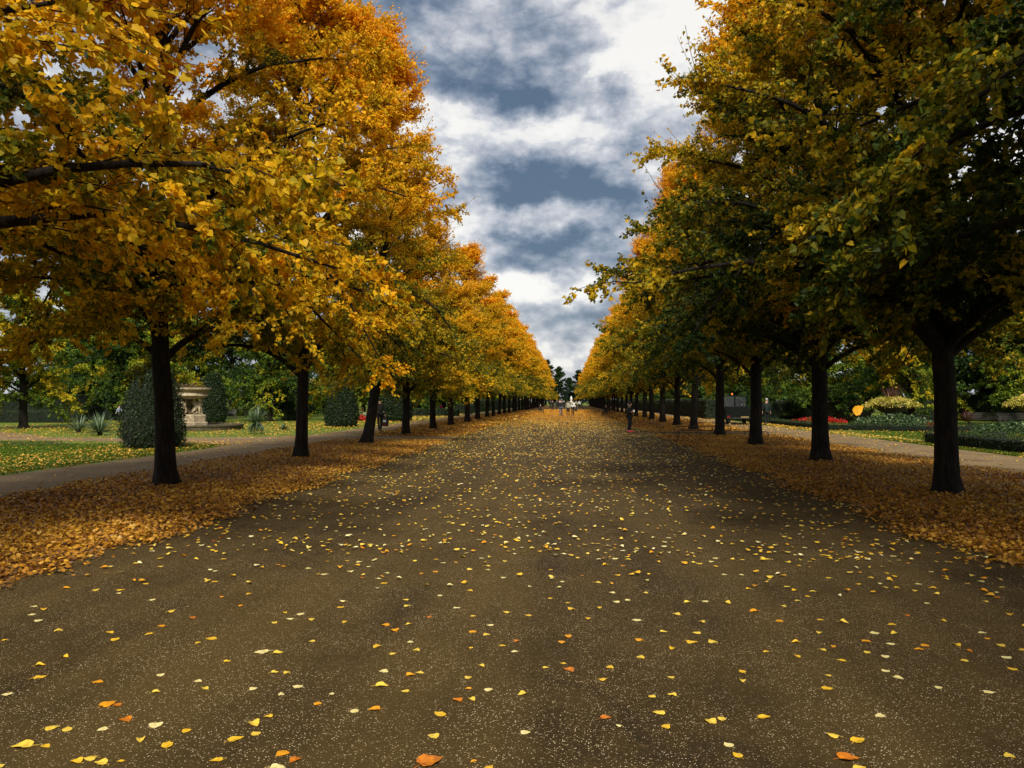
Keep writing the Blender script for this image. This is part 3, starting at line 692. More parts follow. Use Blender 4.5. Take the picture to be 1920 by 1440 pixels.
# ------------------------------------------------------------------ stone vase with griffins
c = at(352, 44.5)
vase = empty('stone_vase', (c.x, c.y, 0)); tag(vase, 'carved stone bowl on seated winged griffins, right of the nearest left trunk', 'stone vase')
MB().lathe([(2.98, 0), (3.0, .2), (3.04, .22), (3.04, .30), (2.75, .30), (2.72, .22), (.9, .24), (.02, .24)], 56).build('basin_rim', M_STONE_DK, vase)
MB().lathe([(1.14, .22), (1.16, .40), (1.02, .44), (1.04, .78), (1.0, .84), (.5, .86), (.3, .86)], 8, mod=lambda a, k, z: .0).build('plinth', M_STONE, vase)
MB().lathe([(.34, .84), (.26, .95), (.20, 1.2), (.26, 1.5), (.45, 1.72)], 20).build('column', M_STONE_DK, vase, smooth=True)
MB().lathe([(.5, 1.70), (.80, 1.76), (1.02, 1.84), (1.10, 1.90), (1.06, 1.98), (1.00, 2.10), (1.02, 2.16), (1.16, 2.20), (1.24, 2.25), (1.25, 2.32), (1.18, 2.34), (1.1, 2.30), (.02, 2.30)], 48).build('bowl', M_STONE, vase, smooth=False)
gv = [(-.22, 0, .20), (-.05, 0, .42), (.10, 0, .58), (.14, 0, .74), (.20, 0, .82), (.30, 0, .80),
      (-.10, .11, .16), (.10, .13, .05), (-.10, -.11, .16), (.10, -.13, .05),
      (.16, .09, .34), (.17, .09, .04), (.26, .10, .03), (.16, -.09, .34), (.17, -.09, .04), (.26, -.10, .03), (-.34, 0, .06), (-.30, .0, .3)]
ge = [(0, 1), (1, 2), (2, 3), (3, 4), (4, 5), (0, 6), (6, 7), (0, 8), (8, 9), (2, 10), (10, 11), (11, 12), (2, 13), (13, 14), (14, 15), (0, 16), (16, 17)]
gr_ = [.16, .14, .15, .09, .10, .055, .10, .05, .10, .05, .06, .04, .04, .06, .04, .04, .03, .04]
g0 = skin('griffin', gv, ge, gr_, M_STONE, vase); g0.location = (.56, 0, .86); g0.scale = (1.1, 1.15, 1.0)
wing = [(0, .5), (.02, .62), (-.12, .86), (-.34, .92), (-.5, .90), (-.36, .70), (-.22, .52), (-.1, .44)]
def wings(par):
    for s_ in (1, -1):
        M = Matrix.Translation((.05, s_*.14, 0)) @ Matrix.Rotation(s_*R(12), 4, 'Z')
        MB().prism(wing, .05, M).build('wing', M_STONE, par)
wings(g0)
for k in (1, 2, 3):
    a = k*PI/2; g1 = g0.copy(); COL.objects.link(g1); g1.parent = vase; g1.rotation_euler = (0, 0, a); g1.location = (.56*math.cos(a), .56*math.sin(a), .86)
    for ch in [q for q in bpy.data.objects if q.parent == g0]:
        c1 = ch.copy(); COL.objects.link(c1); c1.parent = g1
# plants around rim of basin and in bowl
def tuft_bed(name, c, rx, ry, h, n, size, label, mat, seed, group=None, cat='flower bed', z=0, parent=None, stops=None):
    rs = np.random.RandomState(seed); a = rs.rand(n)*2*PI; r_ = np.sqrt(rs.rand(n))
    P = np.stack([rx*r_*np.cos(a), ry*r_*np.sin(a), h*(1-.6*r_**2)*rs.uniform(.2, 1.0, n)], -1)
    D = unit(rs.normal(0, .6, (n, 3))+np.array([0, 0, .5])); N = unit(rs.normal(0, .5, (n, 3))+np.array([0, 0, .8]))
    V, L, S, T = leaf_cloud(P, D, N, size*rs.uniform(.6, 1.3, n), np.clip(rs.normal(.5, .22, n), 0, 1), False, rs)
    me = fast_mesh(name, V, L, S, {'turn': T}); o = link(name, me, mat, parent, (c[0], c[1], z))
    return tag(o, label, cat, group) if label else o
M_FLGREEN = leaf_mat('bedding_green', [(0, (.015, .04, .012)), (.6, (.05, .10, .03)), (1, (.28, .36, .16))], .2, .5, .3, True)
M_FLRED = leaf_mat('red_flowers', [(0, (.03, .06, .01)), (.35, (.05, .09, .01)), (.4, (.45, .01, .012)), (1, (.7, .02, .02))], .2, .5, .3, True)
M_FLYEL = leaf_mat('lime_yellow_flowers', [(0, (.10, .13, .015)), (.4, (.38, .36, .04)), (.8, (.68, .58, .10)), (1, (.75, .45, .30))], .25, .5, .3, True)
M_FLWHITE = leaf_mat('white_flowers', [(0, (.05, .10, .02)), (.5, (.4, .45, .2)), (1, (.75, .75, .6))], .2, .5, .3, True)
tuft_bed('bowl_plants', (0, 0), 1.0, 1.0, .3, 260, .11, None, M_BROWNHEDGE, 5, z=2.3, parent=vase)
# flower bowl on the right
def flower_bowl(px, d, zrim, rad, label, seed, spike=True):
    c = at(px, d); u = empty('flower_bowl', (c.x, c.y, 0)); tag(u, label, 'planter', 'stone flower bowls on the right lawn'); s = rad
    MB().lathe([(s*.5, 0), (s*.5, .12), (s*.30, .2), (s*.26, zrim*.5), (s*.40, zrim*.62), (s*.78, zrim*.78), (s*.97, zrim*.92), (s*1.03, zrim*.97), (s*1.0, zrim), (s*.9, zrim-.04), (.02, zrim-.06)], 32).build('bowl', M_STONE_DK, u, smooth=True)
    rs = np.random.RandomState(seed); n = 3400; a = rs.rand(n)*6.28; q = rs.rand(n)**.7
    lob = 1+.14*np.sin(a*5+seed)+.1*np.sin(a*9)
    r_ = rad*1.48*q*lob; z = zrim+.34*np.exp(-(q*1.1)**2)-.55*np.clip(q-.68, 0, 1)*1.5+rs.normal(0, .045, n)
    P = np.stack([r_*np.cos(a), r_*np.sin(a), z], -1); D = unit(rs.normal(0, .6, (n, 3))+np.array([0, 0, .2])); N = unit(rs.normal(0, .5, (n, 3))+np.array([0, 0, .8]))
    V, L, S, T = leaf_cloud(P, D, N, .10*rs.uniform(.6, 1.3, n), np.clip(rs.normal(.55, .22, n), 0, 1), False, rs)
    link('trailing_flowers', fast_mesh('trailing_flowers', V, L, S, {'turn': T}), M_FLYEL, u)
    if spike: rosette(60, 1.3, .035, rs, 0, .45, .25).build('spiky_plant', M_CORD, u, loc=(0, 0, zrim+.1))
flower_bowl(1670, 46.5, 1.42, 1.0, 'stone bowl of trailing yellow flowers and red spiky plant near the floating leaf', 3)
flower_bowl(1938, 43, 1.5, .95, 'flower bowl with yellow foliage cut by the right edge of the photo', 4, False)
b_ = at(1672, 45); tuft_bed('bedding_plants', (b_.x, b_.y), 2.3, 1.6, .85, 3200, .14, 'leafy dark green bedding around the foot of the flower bowl', M_FLGREEN, 1, 'garden beds on the right')
b_ = at(1905, 38); tuft_bed('bedding_plants', (b_.x, b_.y), 2.0, 1.3, .6, 2200, .13, 'leafy dark bedding in front of the benches at the right edge', M_FLGREEN, 2, 'garden beds on the right')
b_ = at(1535, 57); tuft_bed('red_flower_bed', (b_.x, b_.y), 1.9, 1.2, .42, 1500, .14, 'bed of bright red flowers beyond the low box edging', M_FLRED, 3, 'garden beds on the right')
b_ = at(1743, 44); tuft_bed('red_flower_bed', (b_.x, b_.y), .5, .5, .45, 300, .11, 'small clump of red flowers touching the nearest right trunk', M_FLRED, 4, 'garden beds on the right')
b_ = at(673, 64); tuft_bed('pink_flower_bed', (b_.x, b_.y), .8, .8, .4, 400, .13, 'patch of reddish flowers seen just left of the leaning trunk', M_FLRED, 6)
b_ = at(673, 67); tuft_bed('white_flower_bed', (b_.x, b_.y), .9, .8, .75, 400, .15, 'pale white flowers behind the reddish flowers by the leaning trunk', M_FLWHITE, 7)
b_ = at(672, 72); tuft_bed('yellow_shrub', (b_.x, b_.y), .9, .6, 1.1, 400, .15, 'low yellow green shrub behind the pale white flowers', M_FLYEL, 8, cat='shrub')
b_ = at(1812, 50); rosette(60, .9, .06, np.random.RandomState(9), .3).build('spiky_shrub', M_CORD, loc=(b_.x, b_.y, 0)); tag(bpy.data.objects['spiky_shrub'], 'dark spiky shrub just right of the nearest right trunk', 'shrub')
# small stone urn behind fourth trunk
c = at(776, 92); u = empty('stone_urn', (c.x, c.y, 0)); tag(u, 'small mossy stone urn standing between the fourth and fifth left trunks', 'urn')
MB().box(-.55, .55, -.55, .55, 0, .5, .03).build('pedestal', M_STONE, u)
MB().lathe([(.3, .5), (.2, .7), (.3, .9), (.75, 1.2), (1.0, 1.6), (1.08, 1.7), (.9, 1.68), (.02, 1.66)], 24).build('bowl', M_STONE_DK, u, smooth=True)
c = at(786, 87); o = MB().box(-1.6, 1.2, -.2, .2, 0, .38, .03).build('stone_kerb', M_STONE, loc=(c.x, c.y, 0)); tag(o, 'pale stone kerb in front of the small urn', 'kerb')

# ------------------------------------------------------------------ benches
def bench(px, d, rz, label, mat, wid=1.7):
    c = at(px, d); b = empty('park_bench', (c.x, c.y, 0), rz); tag(b, label, 'bench', 'park benches'); h = wid/2
    s = MB()
    for k in range(5): s.box(-h, h, -.22+k*.095, -.145+k*.095, .42, .45, .006)
    s.build('seat', mat, b); s = MB()
    for k in range(4):
        M = Matrix.Translation((0, .27+.03*k, .53+.10*k)); s.box(-h, h, -.015, .015, -.035, .035, .006, M)
    s.build('backrest', mat, b)
    for sx in (-1, 1):
        for sy, top in ((-.2, .62), (.25, .88)): MB().box(sx*h-.035, sx*h+.035, sy-.03, sy+.03, 0, top, .006).build('leg', mat, b)
        MB().box(sx*h-.04, sx*h+.04, -.24, .28, .625, .66, .006).build('armrest', mat, b)
    MB().box(-h, h, -.02, .02, .2, .25, .005).build('stretcher', mat, b)
bench(424, 72, R(8), 'pale wooden bench beside the second yew cone', M_WOOD)
bench(1850, 50, R(-14), 'dark bench nearest to the trunk on the right lawn', M_DKWOOD, 2.0)
bench(1902, 48.5, R(-14), 'dark bench closest to the right edge of the photo', M_DKWOOD, 1.7)
bench(1014, 104, R(100), 'dark bench under the left trees far down the avenue', M_DKWOOD)
bench(1137, 86, R(-100), 'dark bench under the right trees where a person sits', M_DKWOOD)

# ------------------------------------------------------------------ low rails
def rail(p0, p1, h, n, label):
    r_ = empty('hoop_rail', (p0[0], p0[1], 0)); tag(r_, label, 'low rail', 'low black rails on the right verge')
    d = Vector((p1[0]-p0[0], p1[1]-p0[1], 0)); L_ = d.length; u = d/L_
    MB().tube([(0, 0, h*.75), tuple(u*.08+Vector((0, 0, h))), tuple(u*(L_-.08)+Vector((0, 0, h))), (d.x, d.y, h*.75)], .018, 6).build('top_rail', M_BLACK, r_)
    for k in range(n):
        q = d*k/(n-1); MB().tube([(q.x, q.y, 0), (q.x, q.y, h*(.76 if k in (0, n-1) else 1))], .02, 6).build('post', M_BLACK, r_)
p = G(1272, 817.5); q = G(1440, 821); rail(p, q, .27, 5, 'longest low black hoop rail in front of the truck')
p = G(1265, 809.5); q = G(1370, 808); rail(p, q, .27, 4, 'low black rail behind the long rail, across the leafy verge')
p = G(1217, 801); q = G(1243, 807); rail(p, q, .30, 8, 'row of short closely spaced black posts beside the person in black')

# ------------------------------------------------------------------ utility truck
c = at(1389, 53); tr = empty('utility_truck', (c.x, c.y, 0), R(-3)); tag(tr, 'dark flatbed utility truck seen from behind on the right side path', 'truck')
MB().box(-1.0, 1.0, 0, 2.6, .62, .72, .01).build('bed', M_TRUCK, tr)
MB().box(-1.0, 1.0, -.05, -.01, .55, 1.08, .01).build('tailgate', M_TRUCK, tr)
for s_ in (-1, 1): MB().box(s_*1.02-.02, s_*1.02+.02, 0, 2.6, .6, 1.08, .01).build('side_board', M_TRUCK, tr)
s = MB(); s.box(-.45, -.38, -.05, 4.4, .42, .615, .01); s.box(.38, .45, -.05, 4.4, .42, .615, .01); s.build('chassis', M_BLACK, tr)
cb = MB(); cb.box(-.95, .95, 2.68, 4.3, .5, 1.22, .05); cb.box(-.9, .9, 2.72, 4.1, 1.93, 2.0, .03)
for x_ in (-.86, -.02, .78): cb.box(x_, x_+.08, 2.70, 2.78, 1.20, 1.95, .01)
for x_ in (-.86, .78): cb.box(x_, x_+.08, 3.9, 3.98, 1.20, 1.95, .01)
cb.build('cab', M_TRUCK, tr)
mg, t = mat_new('cab_glass'); out(t, t.new('ShaderNodeMixShader', {0: .96, 1: t.new('ShaderNodeBsdfGlossy', {'Roughness': .0}).outputs[0], 2: t.new('ShaderNodeBsdfTransparent').outputs[0]}).outputs[0])
MB().box(-.78, .78, 2.735, 2.742, 1.22, 1.93).build('rear_window', mg, tr)
for x_ in (-.78, .78):
    for y_ in (.55, 3.5):
        wv = MB(); n = 20
        vs = [(x_+dx, y_+.33*math.cos(2*PI*k/n), .33+.33*math.sin(2*PI*k/n)) for dx in (-.11, .11) for k in range(n)]
        wv.add(vs, [tuple(range(n-1, -1, -1)), tuple(range(n, 2*n))]+[(k, (k+1) % n, n+(k+1) % n, n+k) for k in range(n)])
        wv.build('wheel', M_RUBBER, tr)
MB().box(-.95, .95, -.10, -.06, .40, .50, .01).build('bumper', M_BLACK, tr)
MB().box(-.02, .50, -.125, -.105, .47, .58, .003).build('number_plate', simple('plate_yellow', (.22, .16, .05), .5, (.16, .12, .04)), tr)
MR = simple('red_lens', (.25, .01, .01), .3)
for s_ in (-1, 1): MB().box(s_*.82-.1, s_*.82+.1, -.13, -.101, .51, .60, .004).build('tail_light', MR, tr)
MB().lathe([(.07, 2.0), (.075, 2.1), (.05, 2.16), (.01, 2.17)], 12, (-.1, 3.2)).build('beacon', simple('amber_lens', (.85, .28, .03), .3, (.8, .22, .02)), tr, smooth=True)

# ------------------------------------------------------------------ people
def cloth(name, c, c2=None): return simple(name, c, .85, c2, 20)
def person(c, rz, h, label, top, legs, hair, shoes=None, pose='stand', skirt=False, coat=False, bag=None, hold=None, hood=None, cap=None, group=None, fingers=False, topw=1.0, legskin=False, head_tilt=.0):
    p = empty('person', (c[0], c[1], 0), rz); tag(p, label, 'person', group); k = h/1.75   # faces local -y
    hip = .93*k; sh = 1.44*k; step = {'stand': .05, 'walk': .26, 'sit': 0, 'together': .02}[pose]
    sit = pose == 'sit'
    if sit: hip = .5*k; sh = 1.0*k
    hd = sh+.24*k; fy = -.02-head_tilt
    leg = {}
    for s_ in (-1, 1):
        yf = s_*step
        if sit: leg[s_] = [(s_*.1*k, -.02, hip), (s_*.11*k, -.42*k, hip), (s_*.11*k, -.44*k, .09), (s_*.11*k, -.58*k, .04)]
        else: leg[s_] = [(s_*.09*k, 0, hip), (s_*.10*k, yf*.5-.03, hip*.53), (s_*.10*k, yf+.03, .09), (s_*.11*k, yf-.13, .035)]
    arm = {}
    for s_ in (-1, 1):
        sw = -s_*step*.7
        if hold and s_ in hold: arm[s_] = [(s_*.18*k, 0, sh), (s_*.25*k, .02, sh-.28*k), (s_*.10*k, -.22*k, sh-.24*k)]
        elif sit: arm[s_] = [(s_*.18*k, 0, sh), (s_*.24*k, 0, sh-.27*k), (s_*.14*k, -.25*k, hip+.1*k)]
        else: arm[s_] = [(s_*.18*k, 0, sh), (s_*.25*k, sw*.4, sh-.29*k), (s_*.26*k, sw-.03, sh-.54*k)]
    # body: pelvis root, spine, neck, head, limbs - one skinned surface
    V = [(0, 0, hip), (0, 0, hip+.2*k), (0, 0, sh-.06*k), (0, 0, sh+.06*k), (0, fy, hd-.06*k), (0, fy, hd+.06*k), (0, fy-.085*k, hd-.02*k)]
    E = [(0, 1), (1, 2), (2, 3), (3, 4), (4, 5), (4, 6)]
    Rr = [(.13*k, .10*k), (.12*k, .09*k), (.13*k, .09*k), (.052*k,)*2, (.072*k, .085*k), (.078*k, .095*k), (.018*k,)*2]
    for s_ in (-1, 1):
        b_ = len(V); V += leg[s_]; E += [(0, b_), (b_, b_+1), (b_+1, b_+2), (b_+2, b_+3)]; Rr += [.082*k, .055*k, .036*k, .03*k]
        b_ = len(V); V += arm[s_]; E += [(2, b_), (b_, b_+1), (b_+1, b_+2)]; Rr += [.05*k, .038*k, .026*k]
        hnd = Vector(arm[s_][2]); dr = (hnd-Vector(arm[s_][1])).normalized(); palm = hnd+dr*.07*k
        V.append(tuple(palm)); E.append((b_+2, b_+3)); Rr.append((.036*k, .016*k)); pi = b_+3
        if fingers:
            sdv = dr.cross(Vector((1, 0, 0))).normalized()
            for f in range(4):
                o_ = sdv*((f-1.5)*.021*k); l_ = (.07, .08, .075, .058)[f]*k; j = len(V)
                V += [tuple(palm+o_+dr*.03*k), tuple(palm+o_+dr*(.03*k+l_*.55)+Vector((-s_*.008, 0, 0))), tuple(palm+o_*.9+dr*(.03*k+l_)+Vector((-s_*.022, 0, 0)))]
                E += [(pi, j), (j, j+1), (j+1, j+2)]; Rr += [.009*k, .0085*k, .007*k]
            j = len(V); V += [tuple(hnd+sdv*-.04*k+dr*.03*k), tuple(hnd+sdv*-.06*k+dr*.075*k)]; E += [(b_+2, j), (j, j+1)]; Rr += [.011*k, .009*k]
    skin('body', V, E, Rr, M_SKIN, p)
    # jacket
    V = [(0, 0, hip-(.02 if not coat else .16)*k), (0, 0, hip+.2*k), (0, 0, sh-.05*k), (0, 0, sh+.045*k)]; E = [(0, 1), (1, 2), (2, 3)]
    Rr = [((.165 if coat else .15)*k*topw, .125*k), (.145*k*topw, .115*k), (.16*k*topw, .11*k), (.075*k, .075*k)]
    for s_ in (-1, 1):
        b_ = len(V); V += [arm[s_][0], arm[s_][1], tuple(Vector(arm[s_][1]).lerp(Vector(arm[s_][2]), .97))]; E += [(2, b_), (b_, b_+1), (b_+1, b_+2)]; Rr += [.068*k, .056*k, .042*k]
    skin('jacket', V, E, Rr, top, p)
    # trousers or skirt
    if skirt:
        MB().lathe([(.15*k, hip+.02), (.18*k, hip-.1*k), (.21*k, hip-.34*k), (.19*k, hip-.34*k)], 16).build('skirt', legs, p, smooth=True)
        lm = MB()
        for s_ in (-1, 1): lm.tube([leg[s_][0], leg[s_][1], leg[s_][2]], [.085*k, .06*k, .042*k], 8)
        lm.build('tights', legs, p, smooth=True)
    else:
        V = [(0, 0, hip+.03*k)]; E = []; Rr = [(.15*k, .115*k)]
        for s_ in (-1, 1):
            b_ = len(V); V += [leg[s_][0], leg[s_][1], leg[s_][2]]; E += [(0, b_), (b_, b_+1), (b_+1, b_+2)]; Rr += [.095*k, .07*k, .055*k]
        skin('trousers', V, E, Rr, legs, p)
    for s_ in (-1, 1):
        a_, b2 = Vector(leg[s_][2]), Vector(leg[s_][3])
        MB().tube([(a_.x, a_.y+.05, .045), (a_.x, a_.y-.02, .05), (b2.x, b2.y, .04), (b2.x, b2.y-.06, .03)], [.035, .046, .045, .028], 8).build('shoe', shoes or M_BLACK, p, smooth=True)
    if hair: MB().ball((0, fy+.018, hd+.035*k), .105*k, 12, (.92, 1.05, 1.0)).build('hair', hair, p, smooth=True)
    em = MB()
    for s_ in (-1, 1): em.ball((s_*.032*k, fy-.088*k, hd+.012*k), .011*k, 6)
    em.build('eyes', M_BLACK, p)
    if cap:
        cp_ = MB().ball((0, fy, hd+.07*k), .105*k, 12, (1, 1.08, .75)); cp_.box(-.07*k, .07*k, fy-.19*k, fy-.08*k, hd+.055*k, hd+.07*k, .003); cp_.build('cap', cap, p, smooth=True)
    if hood: MB().ball((0, fy+.12*k, hd-.07*k), .125*k, 12, (1, .85, 1.0)).build('hood', hood, p, smooth=True)
    return p, arm, k
C_BLACK = cloth('black_cloth', (.010, .010, .012)); C_NAVY = cloth('navy_cloth', (.012, .016, .03)); C_DGREEN = cloth('dark_green_cloth', (.004, .018, .012), (.003, .010, .007))
C_DENIM = cloth('denim', (.08, .12, .18), (.03, .05, .08)); C_BEIGE = cloth('beige_coat', (.36, .34, .25), (.26, .25, .18)); C_WHITE = cloth('white_cloth', (.75, .74, .70), (.6, .6, .57))
C_PINK = cloth('pink_cloth', (.85, .01, .25), (.75, .01, .2)); C_BLUE = cloth('blue_cloth', (.02, .03, .45)); C_HOTPINK = simple('neon_pink', (.95, .04, .10), .5, (.9, .03, .09))
C_GREYB = cloth('grey_cloth', (.13, .14, .13)); H_DARK = simple('dark_hair', (.015, .010, .007), .6); H_GREY = simple('grey_hair', (.45, .43, .40), .6); H_BROWN = simple('brown_hair', (.06, .03, .015), .6)
mpat, t = mat_new('black_white_print'); co = t.new('ShaderNodeTexCoord').outputs['Object']
v = t.new('ShaderNodeTexVoronoi', {'Vector': co, 'Scale': 7.0}); sx_ = t.new('ShaderNodeSeparateColor', {0: v.outputs['Color']})
out(t, t.new('ShaderNodeBsdfPrincipled', {'Base Color': t.mix(t.math('GREATER_THAN', sx_.outputs[0], .66), (.7, .68, .62, 1), (.02, .02, .02, 1)), 'Roughness': .9}).outputs[0])
c = G(1180, 810.3)
p, arm, k = person(c, R(48), 1.52, 'person in black cap and clothes with neon pink shoes, looking down at a phone', C_BLACK, C_BLACK, H_DARK, C_HOTPINK, 'together', hold=(-1, 1), hood=C_GREYB, cap=C_BLACK, fingers=True, head_tilt=.05, topw=1.2)
q = Vector(arm[-1][2]); o = MB().box(-.04, .04, -.012, .012, -.07, .07, .005, Matrix.Rotation(R(-40), 4, 'X')).build('phone', M_WHITE); o.location = Matrix.Rotation(R(48), 4, 'Z') @ Vector((0, q.y-.1, q.z+.05))+Vector((c.x, c.y, 0)); tag(o, 'small white phone held by the person in black', 'phone')
c = at(1437, 52.8); person(c, PI+R(8), 1.72, 'white haired man in dark green work clothes seen from behind beside the truck', C_DGREEN, cloth('green_trousers', (.004, .009, .007)), None, M_BLACK, 'stand', fingers=True, topw=1.15, cap=None)
o = [o for o in bpy.data.objects if o.name.startswith('person') and o.get('label', '').startswith('white haired')][0]
MB().ball((0, .0, 1.72*(1.44/1.75)+.24+.06), .108, 12, (.95, 1.05, .8)).build('hair', H_GREY, o, smooth=True)
c = G(712.5, 808.5); p, arm, k = person(c, PI+R(25), 1.72, 'walker in dark jacket and trousers behind the leaning trunk, carrying a bag', cloth('dark_jacket', (.03, .034, .026)), C_BLACK, H_DARK, M_BLACK, 'walk', fingers=True)
hd_ = Matrix.Rotation(PI+R(25), 4, 'Z') @ Vector(arm[-1][2])+Vector((c.x, c.y, 0))
bg_ = empty('carrier_bag', (hd_.x, hd_.y, hd_.z-.62)); tag(bg_, 'black bag with white and red patches carried by the walker near the leaning trunk', 'bag')
MB().box(-.17, .17, -.07, .07, 0, .46, .04).build('pouch', M_BLACK, bg_); MB().box(-.10, .06, -.078, -.072, .22, .34).build('white_patch', M_WHITE, bg_); MB().box(-.10, .08, -.078, -.072, .08, .14).build('red_patch', MR, bg_); MB().tube([(-.1, 0, .45), (-.08, 0, .6), (.08, 0, .6), (.1, 0, .45)], .008, 6).build('handle', M_BLACK, bg_)
c = G(1051.5, 780); person(c, R(2), 1.72, 'walker in black jacket and blue jeans, leftmost of the three abreast', C_BLACK, C_DENIM, H_BROWN, M_BLACK, 'walk', group='three walkers abreast')
c = G(1065, 779.3); person(c, R(-3), 1.60, 'walker in pale grey green coat and black skirt, middle of the three abreast', C_BEIGE, C_BLACK, H_DARK, M_BLACK, 'walk', skirt=True, coat=True, group='three walkers abreast')
c = G(1074, 779.5); p, arm, k = person(c, R(4), 1.66, 'walker in black and white patterned top, rightmost of the three abreast', mpat, C_BLACK, H_BROWN, M_BLACK, 'walk', coat=True, group='three walkers abreast')
o = MB().box(-.16, .16, -.06, .06, 0, .3, .03).build('handbag', M_BLACK, loc=(c.x+.34, c.y-.02, .5)); tag(o, 'black handbag beside the walker in patterned top', 'bag')
c = at(1136.5, 86); person((c.x, c.y-.02), R(-100), 1.6, 'pale faced person in black sitting on the bench under the right trees', C_BLACK, C_BLACK, H_DARK, M_BLACK, 'sit')
c = at(1013, 104); person((c.x, c.y), R(100), 1.6, 'dark dressed person sitting on the bench under the left trees', C_NAVY, C_BLACK, H_DARK, M_BLACK, 'sit')
c = at(827, 104); person(c, R(200), 1.2, 'child in bright pink coat behind the low left hedge', C_PINK, cloth('pale_trousers', (.5, .4, .38)), H_DARK, None, 'stand', coat=True, topw=1.25)
c = at(842, 106); person(c, R(160), 1.72, 'adult in blue top near the child in pink', C_BLUE, C_NAVY, H_DARK, None, 'stand')
c = at(818.5, 103); person(c, R(20), 1.45, 'figure in white top left of the child in pink', C_WHITE, C_BLACK, H_BROWN, None, 'stand')
c = at(833, 108); person(c, R(20), 1.65, 'adult in dark clothes standing behind the child in pink', C_DGREEN, C_BLACK, H_DARK, None, 'stand')
c = at(224, 60); person(c, R(90), 1.3, 'person in pale blue top half hidden by the biggest yew cone', cloth('pale_blue', (.42, .48, .62)), C_BLACK, H_GREY, None, 'walk')
CR = [(1036, 128, C_BLACK, 'farther walker in black just left of the three walkers', 1.7), (1044, 140, C_NAVY, 'navy dressed distant walker behind the left of the three walkers', 1.75), (1049, 160, C_WHITE, 'tiny far figure in white seen over the black jacket walker', 1.8),
      (1058, 150, C_BLACK, 'far dark figure between the left and middle walkers', 1.7), (1080, 150, C_BEIGE, 'far beige figure just right of the patterned walker', 1.7), (1086, 165, C_WHITE, 'far figure in pale top right of the patterned walker', 1.7),
      (1090, 180, C_GREYB, 'grey distant figure near the end of the avenue', 1.7), (1032, 170, C_BLACK, 'tiny dark figure far away at the left edge of the avenue', 1.7)]
for px, d, m_, lab, hh in CR:
    person(at(px, d), R(px % 7*20), hh, lab, m_, C_BLACK, H_BROWN, None, 'walk', group='distant strollers')

# ------------------------------------------------------------------ white fountain and lamps at the end
c = at(1071, 232); f = empty('fountain', (c.x, c.y, 0)); tag(f, 'small white tiered fountain statue at the far end of the avenue', 'fountain')
MB().lathe([(2.0, 0), (2.0, .5), (1.85, .5), (1.85, .35), (.3, .35)], 24).build('basin', M_WHITE, f)
f.scale = (.8, .8, .85)
MB().lathe([(.35, .35), (.2, .8), (.25, 1.3), (.8, 1.6), (.85, 1.68), (.3, 1.7), (.2, 2.1), (.45, 2.4), (.42, 2.9), (.28, 3.2), (.2, 3.45), (.05, 3.6)], 20).build('statue', M_WHITE, f, smooth=True)

# ------------------------------------------------------------------ fallen leaves
rs = np.random.RandomState(99)
def ground_leaves(name, P, size, turn, mat, label, cat='fallen leaves', detail=True, tilt=.35, seed=1):
    r2 = np.random.RandomState(seed); n = len(P); a = r2.rand(n)*2*PI
    D = np.stack([np.cos(a), np.sin(a), r2.normal(0, tilt*.6, n)], -1); N = unit(r2.normal(0, tilt, (n, 3))+np.array([0, 0, 1.]))
    P = P.copy(); P[:, 2] += size*.22
    V, L, S, T = leaf_cloud(P, unit(D), N, size, turn, detail, r2)
    V[:, 2] = np.maximum(V[:, 2], .012)
    o = link(name, fast_mesh(name, V, L, S, {'turn': T}), mat); return tag(o, label, cat, kind='stuff')
def scatter(x0, x1, y0, y1, n, z=.012): return np.stack([rs.uniform(x0, x1, n), rs.uniform(y0, y1, n), np.full(n, z)], -1)
def soft_edge(P, x_edge, sgn, wdt=.5):
    """thin out leaves past a verge edge with an irregular border"""
    e = x_edge+.22*np.sin(P[:, 1]*1.3+x_edge)+.14*np.sin(P[:, 1]*3.7)+.1*np.sin(P[:, 1]*9.1); d = (P[:, 0]-e)*sgn
    return P[rs.rand(len(P)) < np.clip(1-d/wdt, 0, 1)**2]
BR = [(LX0, LX1, -1), (RX0, RX1, 1)]
def carpet(x0, x1, y0, y1, dens_, road_side):
    P = scatter(x0-.5, x1+.5, y0, y1, int((x1-x0+1)*(y1-y0)*dens_))
    P = soft_edge(P, x1+.12, 1); P = soft_edge(P, x0-.08, -1)
    P[:, 2] += rs.rand(len(P))*.03
    patch = .5+.5*np.sin(P[:, 0]*1.1+P[:, 1]*.6)*np.sin(P[:, 1]*.9-P[:, 0]*.4)
    return P, np.clip(.37+.28*patch+rs.normal(0, .2, len(P)), 0, 1)
sets = [[], [], []]
for (x0, x1, rsd) in BR:
    for y0, y1, dn, lv in ((4.5, 15, 580, 0), (15, 32, 380, 1), (32, 60, 90, 2), (60, 130, 35, 2)):
        if lv == 2 and y0 == 32: y0 = 35.4 if x0 < 0 else 41.5
        P, T = carpet(x0, x1, y0, y1, dn, rsd); sets[lv].append((P, T, (.049 if lv == 0 else .054) if lv < 2 else (.10 if y0 < 60 else .17)))
        if lv == 1 and x0 > 0:
            P, T = carpet(x0, x1, 32, 37.4, 160, rsd); sets[2].append((P, T, .09))
for lv, (nm, lab) in enumerate((('leaf_litter', 'thick orange brown carpet of fallen leaves on the verges nearest the camera'), ('leaf_litter', 'orange leaf carpet around the first trunks of both rows'), ('leaf_litter', 'distant orange leaf carpet under the far trees'))):
    P = np.concatenate([s[0] for s in sets[lv]]); T = np.concatenate([s[1] for s in sets[lv]]); S_ = np.concatenate([np.full(len(s[0]), s[2]) for s in sets[lv]])*rs.uniform(.65, 1.15, len(P))
    ground_leaves(nm, P, S_, T, M_LITTER, lab, detail=(lv == 0), tilt=.6, seed=lv+5)
